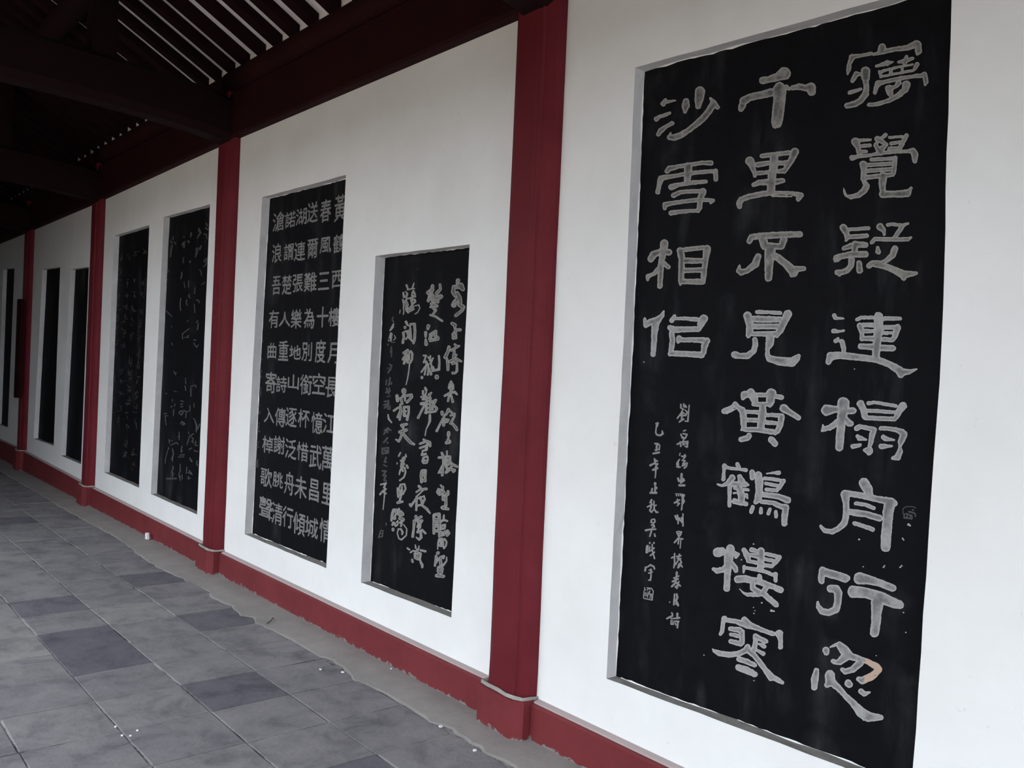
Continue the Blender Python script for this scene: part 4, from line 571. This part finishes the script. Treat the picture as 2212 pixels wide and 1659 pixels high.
# rafters: near-left edge measured from the photograph where seen
REDGE = [-1.771, -1.883, -1.993, -2.095, -2.193, -2.293, -2.397, -2.499, -2.598]
xs_r = REDGE[:]
x = -1.771
while x < 4.3: x += .1; xs_r.append(x)
x = -2.598
while x > -7.3: x -= .1; xs_r.append(x)
rd = .028
def rafter(xr, wd=.040):
    v = []; f = []
    for x in (xr-wd, xr):
        for y, side in ((1.15, 0), (RIDGE, 0), (EAVE+.02, 0)):
            v += [V(x, y, zroof(y)-rd), V(x, y, zroof(y)-.0005)]
    # per side: 6 verts (lo,hi)*3
    f += [(0,6,8,2),(2,8,10,4),(0,2,3,1),(2,4,5,3),(6,7,9,8),(8,9,11,10),(4,10,11,5),(0,1,7,6)]
    return v, f
for xr in xs_r:
    wd = .037+random.uniform(-.006, .009)
    v, f = rafter(xr, wd)
    mesh_obj('rafter', v, f, M_RAFT, ceil, origin=V(xr, .9, .8))
# plastered infill between rafters above the purlin
v, f = box_vf(tuple(V(-7.5, 1.0, .76)), tuple(V(4.5, 1.03, .866)))
mesh_obj('trim_1', v, f, M_ROOFB, kind='structure')

def cyl_x(name, x0, x1, y, z, r, mat, n=20, parent=None, **k):
    v, f = [], []
    segs = 6
    for s in range(segs+1):
        x = x0+(x1-x0)*s/segs
        for i in range(n):
            a = 2*math.pi*i/n
            v.append(V(x, y+r*math.cos(a), z+r*math.sin(a)))
    for s in range(segs):
        for i in range(n):
            j = (i+1) % n; f.append((s*n+i, (s+1)*n+i, (s+1)*n+j, s*n+j))
    f.append(tuple(range(n))); f.append(tuple(segs*n+i for i in range(n))[::-1])
    return mesh_obj(name, v, f, mat, parent, smooth=True, **k)
# purlins and tie beams run from column to column
spans = [(COLS[q+1]-CW/2, COLS[q]-CW/2) for q in range(len(COLS)-1)]+[(COLS[0]-CW/2, 4.4), (-7.5, COLS[-1]-CW/2)]
BAYN = ['in front of the largest tablet', 'over the running-script and clerical tablets', 'over the pair of worn tablets', 'over the two narrow dark tablets', 'at the far dark end of the gallery']
for q, (a, c_) in enumerate(spans):
    zt = (ztop(a)+ztop(c_))/2; dz = zt-.618
    cyl_x('purlin', a, c_, .992, .776+dz*.4, .034, M_BEAM, kind='structure')
    N = 10; v = []; f = []
    for k in range(N+1):
        x = a+(c_-a)*k/N; z0 = ztop(x)
        v += [V(x, 1.01, z0), V(x, .978, z0), V(x, .974, z0+.006), V(x, .974, .738+dz), V(x, .980, .745+dz), V(x, 1.01, .745+dz)]
    for k in range(N):
        for s in range(5): f.append((6*k+s, 6*k+1+s, 6*k+7+s, 6*k+6+s))
    mesh_obj('tie_beam', v, f, M_BEAM, kind='structure')
for yb_ in (RIDGE+.02,):
    cyl_x('ridge_purlin', -7.5, 4.4, RIDGE, zroof(RIDGE)-rd-.035, .034, M_XBEAM, kind='structure')
cyl_x('purlin', -7.5, 4.4, .64, zroof(.64)-rd-.036, .034, M_XBEAM, kind='structure')
cyl_x('purlin', -7.5, 4.4, -.08, zroof(-.08)-rd-.036, .034, M_XBEAM, kind='structure')
cyl_x('purlin', -7.5, 4.4, -.44, .745, .034, M_BEAM, kind='structure')

# arched crossbeams from each wall column over to the open side
def crossbeam(xc, dz):
    v, f = [], []; N = 26; wd = .05
    for k in range(N+1):
        y = .99-(.99+.44)*k/N
        t = k/N
        bow = math.sin(math.pi*t)**.6*.055
        zl = .600+dz+bow; zu = .728+dz+bow*.9
        r = [(-wd*.55, zl), (-wd, zl+.018), (-wd, zu-.018), (-wd*.5, zu), (wd*.5, zu), (wd, zu-.018), (wd, zl+.018), (wd*.55, zl)]
        v += [V(xc+dx, y, z) for dx, z in r]
    n = 8
    for k in range(N):
        for i in range(n):
            j = (i+1) % n; f.append((k*n+i, k*n+j, (k+1)*n+j, (k+1)*n+i))
    f.append(tuple(range(n))[::-1]); f.append(tuple(N*n+i for i in range(n)))
    o = mesh_obj('crossbeam', v, f, M_XBEAM, smooth=False, kind='structure')
    # short king post and strut carrying the middle purlins
    for yy in (.64, RIDGE, -.08):
        prism('king_post', [(xc-.03, yy-.03), (xc+.03, yy-.03), (xc+.03, yy+.03), (xc-.03, yy+.03)], .70, zroof(yy)-rd-.05, M_XBEAM, o)
for q, c_ in enumerate(COLS):
    crossbeam(c_-CW/2, ztop(c_)-.618)

# ================================================================ COLUMNS
CLAB = {1: 'nearest oxblood column on a stepped plinth, left of the largest tablet',
        2: 'second oxblood column, between the clerical tablet and the pair of worn tablets',
        3: 'third oxblood column, between the worn tablets and the two narrow dark tablets',
        4: 'farthest visible dark red column, with a narrow board hung on its face'}
for q, c_ in enumerate(COLS):
    if q in (0, 5): continue
    root = empty('column', V(c_-CW/2, .985, -H), label=CLAB[q], cat='column', group='engaged red columns along the wall')
    plan = [(-CW, 1.0), (-CW+.001, .988), (-CW+.006, .977), (-CW+.018, .9725), (-.040, .971), (-.031, .9725), (-.0285, .9705), (-.0255, .9715), (-.0235, .9755), (-.020, .9765), (-.013, .979), (-.005, .985), (-.001, .992), (0, 1.0), (0, 1.01), (-CW, 1.01)]
    plan = [(c_+x, y) for x, y in plan]
    zt = ztop(c_)+.145
    zs = [-.545]+[-.5+k*.1 for k in range(12)]+[zt]
    prism('shaft', plan, -.545, zt, M_RED, root, zs=zs, jit=.0009)
    pl = [(-CW-.003, 1.005), (-CW-.001, .960), (-.017, .956), (-.006, .9625), (.0045, .9685), (.0035, 1.005)]
    pl = [(c_+x, y) for x, y in pl]
    zpt = zbase(c_)+.0015
    pb = prism('plinth', pl, -H-.004, zpt, M_BASE, root, zs=[-H-.004, -H+.02, zpt-.006, zpt], jit=.0008)
    # crust of grey mortar where shaft meets plinth
    ring = [(-CW-.004, .990), (-CW-.003, .9675), (-.09, .9645), (-.06, .9635), (-.035, .9605), (-.015, .963), (-.002, .970), (.002, .982), (.004, .997)]
    v, f = [], []
    for (x, y) in ring:
        v += [V(c_+x, y-.0005, zpt-.0005), V(c_+x+random.uniform(-.001, .001), y+random.uniform(.001, .003), zpt+.0045+random.uniform(0, .002)), V(c_+x*.97-.002, y+.012, zpt+.001)]
    for k in range(len(ring)-1):
        for s in range(2): f.append((3*k+s, 3*k+3+s, 3*k+4+s, 3*k+1+s))
    mesh_obj('mortar_crust', v, f, M_SILL, root, label='grey mortar crust on the plinth')

# board hung on the far column
root = empty('hanging_board', V(-5.02, .945, -.247), label='narrow dark red wooden board hung on the farthest visible column', cat='board')
v, f = [], []
for k in range(5):
    t = k/4; x = -5.062+.088*t; y = .950-.008*math.sin(math.pi*t)
    v += [V(x, y, -.247), V(x, y, .245), V(x, y+.016, .245), V(x, y+.016, -.247)]
for k in range(4):
    for s in range(4): f.append((4*k+s, 4*k+(s+1) % 4, 4*k+4+(s+1) % 4, 4*k+4+s))
f += [(0, 3, 2, 1), (16, 17, 18, 19)]
mesh_obj('panel', v, f, M_BEAM, root)
for z in (.2, -.2):
    box_obj('hook', (-5.03, .957, z-.006), (-5.01, .975, z+.006), M_TWIG, root)

# open side: columns, low sill, eave beam (not seen, they shade the gallery)
for q, c_ in enumerate(COLS):
    n = 14; plan = [(c_-CW/2+.045*math.cos(2*math.pi*i/n), -.44+.045*math.sin(2*math.pi*i/n)) for i in range(n)]
    o = prism('outer_column', plan, -H, .72, M_RED, kind='structure')
box_obj('light_blocker_left', (-7.5, -.46, -.64), (LEFTEND, -.42, .78), M_WALL, kind='structure')  # unseen, added on the open side to darken the far bays
box_obj('wall_end', (-7.55, -.46, -.64), (-7.5, 1.12, 1.3), M_WALL, kind='structure')

# ================================================================ TABLETS
def parse(txt):
    out = []
    for ln in txt.strip().split('\n'):
        h, b_ = ln.split('|'); fl = ''
        if h[0] in 'S*': fl = h[0]; h = h[1:]
        x0, y0, sc = map(float, h.split())
        st = []
        for s in b_.split(';'):
            st.append([(x0+a*10/sc, y0+c_*10/sc, r*10/sc) for a, c_, r in (map(float, t.split(',')) for t in s.split())])
        if fl == '*':                                    # a column of tiny writing: cut into characters
            cl = []
            for s in sorted(st, key=lambda s: min(q[1] for q in s)):
                lo = min(q[1] for q in s); hi = max(q[1] for q in s)
                if cl and lo < cl[-1][0]+1.5: cl[-1][0] = max(cl[-1][0], hi); cl[-1][1].append(s)
                else: cl.append([hi, [s]])
            out += [('c', c2[1]) for c2 in cl]
        else: out.append(('S' if fl == 'S' else 'c', st))
    return out

def march(name, D, X, Y, where, plane_y, mat, parent, depth, proud=.0005, stain=None):
    """Flat mesh of the region D < 0, its outline following the zero line; 'edge' stores the distance to the outline."""
    ins = D < 0
    vid = -np.ones(D.shape, int); verts = []; ed = []
    def put(px, py, d):
        wx, wz = where(px, py)
        verts.append(tuple(V(wx, plane_y-proud, wz))); ed.append(min(1.0, max(0.0, d/depth))); return len(verts)-1
    ii = np.argwhere(ins)
    for a, c_ in ii: vid[a, c_] = put(X[a, c_], Y[a, c_], -D[a, c_])
    faces = []; cut = {}
    def cutv(p, q):
        key = (p, q) if p < q else (q, p)
        if key not in cut:
            d1, d2 = D[p], D[q]; t = d1/(d1-d2)
            cut[key] = put(X[p]+(X[q]-X[p])*t, Y[p]+(Y[q]-Y[p])*t, 0.0)
        return cut[key]
    cnt = ins[:-1, :-1].astype(int)+ins[1:, :-1]+ins[:-1, 1:]+ins[1:, 1:]
    for a, c_ in np.argwhere(cnt > 0):
        a, c_ = int(a), int(c_)
        cs = [(a, c_), (a+1, c_), (a+1, c_+1), (a, c_+1)]
        if cnt[a, c_] == 4: faces.append(tuple(int(vid[q]) for q in cs)); continue
        poly = []
        for i in range(4):
            p, q = cs[i], cs[(i+1) % 4]
            if ins[p]: poly.append(int(vid[p]))
            if ins[p] != ins[q]: poly.append(cutv(p, q))
        if len(poly) >= 3: faces.append(tuple(poly))
    if not faces: return None
    o = mesh_obj(name, verts, faces, mat, parent, origin=Vector(verts[0]))
    at = o.data.attributes.new('edge', 'FLOAT', 'POINT'); at.data.foreach_set('value', ed)
    if stain is not None:
        at = o.data.attributes.new('stain', 'FLOAT', 'POINT')
        at.data.foreach_set('value', [1.0 if stain(q[0], q[2]) else 0.0 for q in verts])
    return o

def stroke_mesh(name, strokes, cell, plane_y, mat, parent, rough=.6, depth=10.0, proud=.0005, grow=0.0, stain=None, smoothk=1):
    """Union of brush strokes (photo coordinates, radius along the stroke) marched into one flat raised mesh on the slab."""
    allp = [q for s in strokes for q in s]
    x0 = min(q[0]-q[2] for q in allp)-3*cell; x1 = max(q[0]+q[2] for q in allp)+3*cell
    y0 = min(q[1]-q[2] for q in allp)-3*cell; y1 = max(q[1]+q[2] for q in allp)+3*cell
    nx, ny = int((x1-x0)/cell)+2, int((y1-y0)/cell)+2
    X, Y = np.meshgrid(x0+np.arange(nx)*cell, y0+np.arange(ny)*cell)
    D = np.full(X.shape, 1e9)
    for s in strokes:
        if len(s) == 1: s = s+[(s[0][0]+.1, s[0][1], s[0][2])]
        for (ax, ay, ar), (bx_, by_, br) in zip(s, s[1:]):
            dx, dy = bx_-ax, by_-ay; L = dx*dx+dy*dy+1e-9
            t = np.clip(((X-ax)*dx+(Y-ay)*dy)/L, 0, 1)
            D = np.minimum(D, np.hypot(X-ax-t*dx, Y-ay-t*dy)-(ar+(br-ar)*t)-grow)
    # chisel wobble
    rs = np.random.RandomState(int(abs(x0*7+y0*13)) % 9973)
    if rough > 0:
        k = max(2, int(4.0/cell)); g = rs.randn(ny//k+3, nx//k+3)
        yi, xi = np.arange(ny)/k, np.arange(nx)/k
        y_, x_ = yi.astype(int), xi.astype(int); fy, fx = (yi-y_)[:, None], (xi-x_)[None, :]
        G = (g[y_][:, x_]*(1-fx)+g[y_][:, x_+1]*fx)*(1-fy)+(g[y_+1][:, x_]*(1-fx)+g[y_+1][:, x_+1]*fx)*fy
        D = D+G*rough*.7+rs.randn(ny, nx)*rough*.12
    return march(name, D, X, Y, lambda a, c_: W(a, c_, plane_y), plane_y, mat, parent, depth, proud, stain)

def slab(key, root_label, ydepth=None):
    pts = NICHES[key]; d = DEPTH.get(key, .020)
    xa = min(q[0] for q in pts)-.008; xb = max(q[0] for q in pts)+.012
    za = min(q[1] for q in pts)-.010; zb = max(q[1] for q in pts)+.010
    root = empty('stone_tablet', V((xa+xb)/2, 1+d, za), label=root_label, cat='tablet', group='inscribed black stone tablets set in the wall')
    box_obj('slab', (xa, 1+d, za), (xb, 1+d+.03, zb), M_STONE, root)
    return root, 1+d

# largest tablet
root, py_ = slab('main', 'largest black stone tablet, carved with three columns of big grey characters, on the right')
def stainf(x, z):
    # ochre stain over the right-hand strokes of the lowest character
    return xs0 < x < xs1 and zs0 < z < zs1
a_ = V(W(1871, 1421, py_)[0], 0, W(1871, 1421, py_)[1]); b__ = V(W(1912, 1482, py_)[0], 0, W(1912, 1482, py_)[1])
xs0, xs1, zs0, zs1 = W(1868, 1450, py_)[0]*S, 9, (W(1880, 1484, py_)[1]+H)*S, (W(1880, 1420, py_)[1]+H)*S
for q, (kd, st) in enumerate(parse(BIG)):
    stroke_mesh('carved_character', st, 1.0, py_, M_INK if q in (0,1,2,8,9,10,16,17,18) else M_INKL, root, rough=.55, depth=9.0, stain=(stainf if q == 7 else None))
for kd, st in parse(SMALL):
    stroke_mesh('seal_mark' if kd == 'S' else 'small_character', st, .55, py_, M_INK3 if kd == 'S' and st[0][0][0] > 1800 else M_INK2, root, rough=.15, depth=6, grow=.1)

specks = [(1963,1133,2.6),(1966,1135,2),(1950,1163,1.6),(1952,1166,1.4),(1945,1225,1.8),(1948,1222,1.4),(1952,1323,1.6),(1865,1224,1.4),(1909,1225,1.8),(1911,1222,1.5),(1856,1165,1.8),(1846,797,1.2),(1628,1175,1.4),(1602,1209,1.4),(1646,1302,1.6),
          (1667,1319,2.8),(1672,1320,2),(1629,1325,1.6),(1631,1319,1.2),(1628,1312,1.2),(1629,1470,1.3),(1521,1415,1.2),(1891,1459,1.0),(1893,1416,1.3),(1391,782,1.4),(1330,1130,.9),(1957,1366,1.3)]
for x_, y_, r_ in specks:
    stroke_mesh('chip_mark', [[(x_, y_, r_), (x_+r_*.6, y_+.4, r_*.7)]], .45, py_, M_INKL, root, rough=.3, depth=60)

# running-script tablet
root, py_ = slab('cursive', 'short black tablet in lively running script, left of the nearest column')
for kd, st in parse(RUN):
    big_ = max(q[2] for s in st for q in s) > 1.9
    stroke_mesh('seal_mark' if kd == 'S' else ('carved_character' if big_ else 'small_character'), st, .5, py_, M_INK if big_ else M_INK3, root, rough=.15, depth=5, grow=.1 if big_ else .15)

# clerical-script tablet: glyphs set out in ten rows of six
root, py_ = slab('clerk', 'tall black tablet with ten rows of small square characters, right of the second column')
_curve = bpy.data.curves.new('glyph', 'FONT'); _fo = bpy.data.objects.new('glyph', _curve); C.objects.link(_fo)
_curve.resolution_u = 2; _curve.offset = 0.0
def glyph(ch):
    _curve.body = ch
    bpy.context.view_layer.update()
    dg = bpy.context.evaluated_depsgraph_get(); ev = _fo.evaluated_get(dg); me = ev.to_mesh()
    co = np.array([v.co[:2] for v in me.vertices]); fc = [tuple(p.vertices) for p in me.polygons]
    ev.to_mesh_clear()
    return co, fc
ROWS = '滄諾湖送春黃 浪謂連爾風鶴 吾楚張難三西 有人樂為十樓 曲重地別度月 寄詩山銜空長 入傳逐杯憶江 棹謝泛惜武萬 歌朓舟未昌里 聲清行傾城情'.split()
BX = '''330,400,420,550 430,395,510,520 515,370,600,500 605,320,690,480 710,300,795,475 822,260,912,470
325,650,400,800 420,650,495,780 500,635,590,785 605,615,690,765 705,600,795,725 812,575,905,720
325,910,395,1055 405,900,480,1055 490,895,570,1035 580,880,680,1030 695,880,780,1015 800,865,890,1000
300,1180,378,1320 382,1195,470,1310 475,1175,560,1325 578,1165,662,1325 682,1155,772,1315 775,1160,868,1310
290,1440,358,1565 375,1425,455,1580 462,1460,555,1570 562,1435,642,1585 668,1415,752,1600 768,1440,858,1605
272,1673,358,1838 358,1708,442,1833 452,1693,538,1808 548,1693,642,1853 648,1683,748,1848 752,1713,848,1878
262,1958,342,2078 348,1958,432,2108 433,1958,522,2108 532,1968,622,2113 638,1993,728,2163 730,2003,830,2163
248,2183,332,2318 338,2183,425,2323 428,2208,518,2363 522,2233,612,2383 622,2253,718,2443 722,2263,818,2463
233,2438,325,2588 330,2468,412,2593 423,2468,502,2653 505,2503,602,2678 622,2528,698,2703 722,2558,808,2728
222,2673,330,2843 322,2713,408,2888 408,2743,492,2913 492,2793,588,2973 588,2828,692,2993 702,2843,800,3033'''
def box_at(b4):
    x0, y0, x1, y1 = [float(t) for t in b4.split(',')]
    return 500+x0/3.687, 350+y0/3.687, 500+x1/3.687, 350+y1/3.687
def place_glyph(ch, px0, py0, px1, py1, yy, mat, parent, name='carved_character', thr=.34):
    cy = (py0+py1)/2; cx = (px0+px1)/2
    xl, xr = W(px0, cy, yy)[0], W(px1, cy, yy)[0]
    zt, zb_ = W(cx, py0, yy)[1], W(cx, py1, yy)[1]
    co, fc = glyph(ch)
    if len(co) == 0: return
    mn, mx = co.min(0), co.max(0); sz = np.maximum(mx-mn, .02)
    if sz[1] < .3*sz[0]: mx = mx+np.array([0, sz[0]*.35]); mn = mn-np.array([0, sz[0]*.35]); sz = mx-mn
    if sz[0] < .3*sz[1]: mx = mx+np.array([sz[1]*.2, 0]); mn = mn-np.array([sz[1]*.2, 0]); sz = mx-mn
    # rasterise the glyph, soften it like a brush and roughen it like a chisel
    ww, hh = xr-xl, zt-zb_
    cell = .0011; m = 5
    nx, ny = int(ww/cell)+2*m, int(hh/cell)+2*m
    X, Y = np.meshgrid(xl+(np.arange(nx)-m)*cell, zb_+(np.arange(ny)-m)*cell)
    occ = np.zeros((ny, nx))
    gx = (co[:, 0]-mn[0])/sz[0]*ww/cell+m; gy = (co[:, 1]-mn[1])/sz[1]*hh/cell+m
    for fcs in fc:
        for t in range(1, len(fcs)-1):
            ids = (fcs[0], fcs[t], fcs[t+1]); xs, ys = gx[list(ids)], gy[list(ids)]
            x0_, x1_ = int(max(0, math.floor(xs.min()))), int(min(nx-1, math.ceil(xs.max())))
            y0_, y1_ = int(max(0, math.floor(ys.min()))), int(min(ny-1, math.ceil(ys.max())))
            if x1_ < x0_ or y1_ < y0_: continue
            gX, gY = np.meshgrid(np.arange(x0_, x1_+1), np.arange(y0_, y1_+1))
            s_ = None; ok = np.ones(gX.shape, bool); ok2 = ok.copy()
            for a_ in range(3):
                b2 = (a_+1) % 3
                cr = (xs[b2]-xs[a_])*(gY-ys[a_])-(ys[b2]-ys[a_])*(gX-xs[a_])
                ok &= cr >= -.25; ok2 &= cr <= .25
            occ[y0_:y1_+1, x0_:x1_+1][ok | ok2] = 1
    for _ in range(2):
        occ = (occ+np.roll(occ, 1, 0)+np.roll(occ, -1, 0)+np.roll(occ, 1, 1)+np.roll(occ, -1, 1))/5
    rs_ = np.random.RandomState(ord(ch) % 9973)
    g = rs_.randn(ny//4+3, nx//4+3).repeat(4, 0).repeat(4, 1)[:ny, :nx]
    g = (g+np.roll(g, 1, 0)+np.roll(g, -1, 0)+np.roll(g, 1, 1)+np.roll(g, -1, 1)+np.roll(g, 2, 0)+np.roll(g, 2, 1))/7
    D = (thr-occ+g*.10+rs_.randn(ny, nx)*.03)
    march(name, D*6, X, Y, lambda a_, c2: (a_, c2), yy, mat, parent, 6.0)
rows = [r.split() for r in BX.strip().split('\n')]
for rr, (chs, bb) in enumerate(zip(ROWS, rows)):
    for ch, b4 in zip(chs, bb):
        place_glyph(ch, *box_at(b4), py_, M_INK2, root)
SIDE = '唐李白送儲邕之武昌乙丑年書'
for k, ch in enumerate(SIDE):
    ycp = 640+k*(2560-640)/(len(SIDE)-1) if k else 690
    yq = 690+k*142; xq = 285-yq*.0355*1.0-(0 if yq < 1600 else 0)
    b4 = '%f,%f,%f,%f' % (xq-24, yq-36, xq+20, yq+36)
    place_glyph(ch, *box_at(b4), py_, M_INK3, root, 'small_character')
bpy.data.objects.remove(_fo)

# worn tablets in the next bay: only scattered strokes still catch the light
def poly_strokes(x0, y0, sc, txt):
    return [[(x0+a/sc, y0+c_/sc, r/sc) for a, c_, r in (map(float, t.split(',')) for t in s.split())] for s in txt.strip().split(';')]
root, py_ = slab('mid_r', 'worn black tablet in wild cursive script, left of the second column')
MR = poly_strokes(340, 440, 5.185, MIDR_A)+poly_strokes(320, 800, 5.185, MIDR_B)
MR.sort(key=lambda s: (s[0][1]//28, -s[0][0]))
cl = []
for s in MR:
    for c_ in cl:
        if any(math.hypot(s[0][0]-q[0], s[0][1]-q[1]) < 11 for t in c_ for q in t): c_.append(s); break
    else: cl.append([s])
for c_ in cl: stroke_mesh('cursive_character', c_, .5, py_, M_INK3, root, rough=.1, depth=6, grow=.35)
root, py_ = slab('mid_l', 'narrow worn black tablet with four faint columns of writing, right of the third column')
rs = random.Random(3)
for col in range(4):
    for row in range(16):
        if rs.random() < .12: continue
        t = (row+.5)/16
        xa = 312-25*t; xb = 262-25*t
        cxp = xa-(xa-xb)*col/3; cyp = (530+col*6)+t*(955+(3-col)*22-(530+col*6))
        st = []
        for _ in range(rs.randint(3, 5)):
            a = rs.choice([0, 0, math.pi/2, math.pi/2, .8, -.8]); l = rs.uniform(2, 5)
            mx_, my_ = cxp+rs.uniform(-3, 3), cyp+rs.uniform(-8, 8)
            st.append([(mx_-math.cos(a)*l, my_-math.sin(a)*l*1.3, .45), (mx_+math.cos(a)*l, my_+math.sin(a)*l*1.3, .5)])
        stroke_mesh('faint_character', st, .6, py_, M_INK4, root, rough=.05, depth=6)
slab('far_r', 'narrow dark tablet half hidden behind the third column')
slab('far_l', 'narrow dark tablet at the middle of the fourth bay, right of the farthest visible column')
slab('end', 'last dark tablet at the far left edge, beyond the farthest visible column')

# ================================================================ LITTER
def Fp(px, py, h=H):
    r = ray(px, py); t = h/r[1]; return (r[0]*t, r[2]*t)
SCR = [(692,1447,'white paper scrap on the tiles below the clerical tablet',3.0), (740,1453,'longer white paper scrap beside the cement strip',4.2), (845,1448,'white crumb on the cement strip under the running-script tablet',2.4),
       (1026,1622,'white sliver on the tile in front of the nearest plinth',4.0), (952,1573,'pale flat chip at the edge of the cement strip',5.0), (250,1571,'leftmost white crumb at the tile corner in the lower left',2.6),
       (281,1591,'white crumb on the joint between lower left tiles',2.6), (297,1579,'rightmost white crumb near the lower left tile corner',2.4), (263,1590,'lowest white crumb by the lower left tile corner',2.4)]
for (px, py, lab, sz) in SCR:
    x, y = Fp(px, py); r0 = sz/2/430
    n = 7; v = []; rr = random.Random(px)
    pr = [(math.cos(2*math.pi*i/n)*r0*rr.uniform(.6, 1.1), math.sin(2*math.pi*i/n)*r0*1.1*rr.uniform(.5, 1.0)) for i in range(n)]
    zz = -H+(.0028 if y > .89 else .0006)
    v = [V(x+a, y+c_, zz) for a, c_ in pr]+[V(x+a*.8, y+c_*.8, zz+.0016) for a, c_ in pr]
    f = [tuple(range(n))[::-1], tuple(range(n, 2*n))]+[(i, (i+1) % n, n+(i+1) % n, n+i) for i in range(n)]
    mesh_obj('paper_scrap', v, f, M_PAPER, origin=V(x, y, zz), label=lab, cat='scrap', group='white scraps littering the floor')
x, y = W(328, 1168, .982)[0], .962
v, f = box_vf((0, 0, 0), (1, 1, 1))
v = [V(x-.010+a*.016*(1-.3*c_), y+b_*.012, -H+.0026+c_*.022) for a, b_, c_ in v]
o = mesh_obj('plaster_lump', v, f, M_PAPER, origin=V(x, y, -H), label='white plaster lump against the skirting under the worn tablets', cat='rubble'); bevel(o, .006, 1)
(xa, ya), (xb, yb) = Fp(577, 1350), Fp(593, 1338)
v, f = [], []
for k in range(7):
    t = k/6; x = xa+(xb-xa)*t; y = ya+(yb-ya)*t+.003*math.sin(5*t); z = -H+.0035+.002*math.sin(3*t)
    for i in range(6):
        a = math.pi*i/3; v.append(V(x, y+.0013*math.cos(a), z+.0013*math.sin(a)))
for k in range(6):
    for i in range(6): f.append((6*k+i, 6*k+(i+1) % 6, 6*k+6+(i+1) % 6, 6*k+6+i))
mesh_obj('twig', v, f, M_TWIG, origin=V(xa, ya, -H), label='thin dark twig lying across the edge of the cement strip', cat='twig')
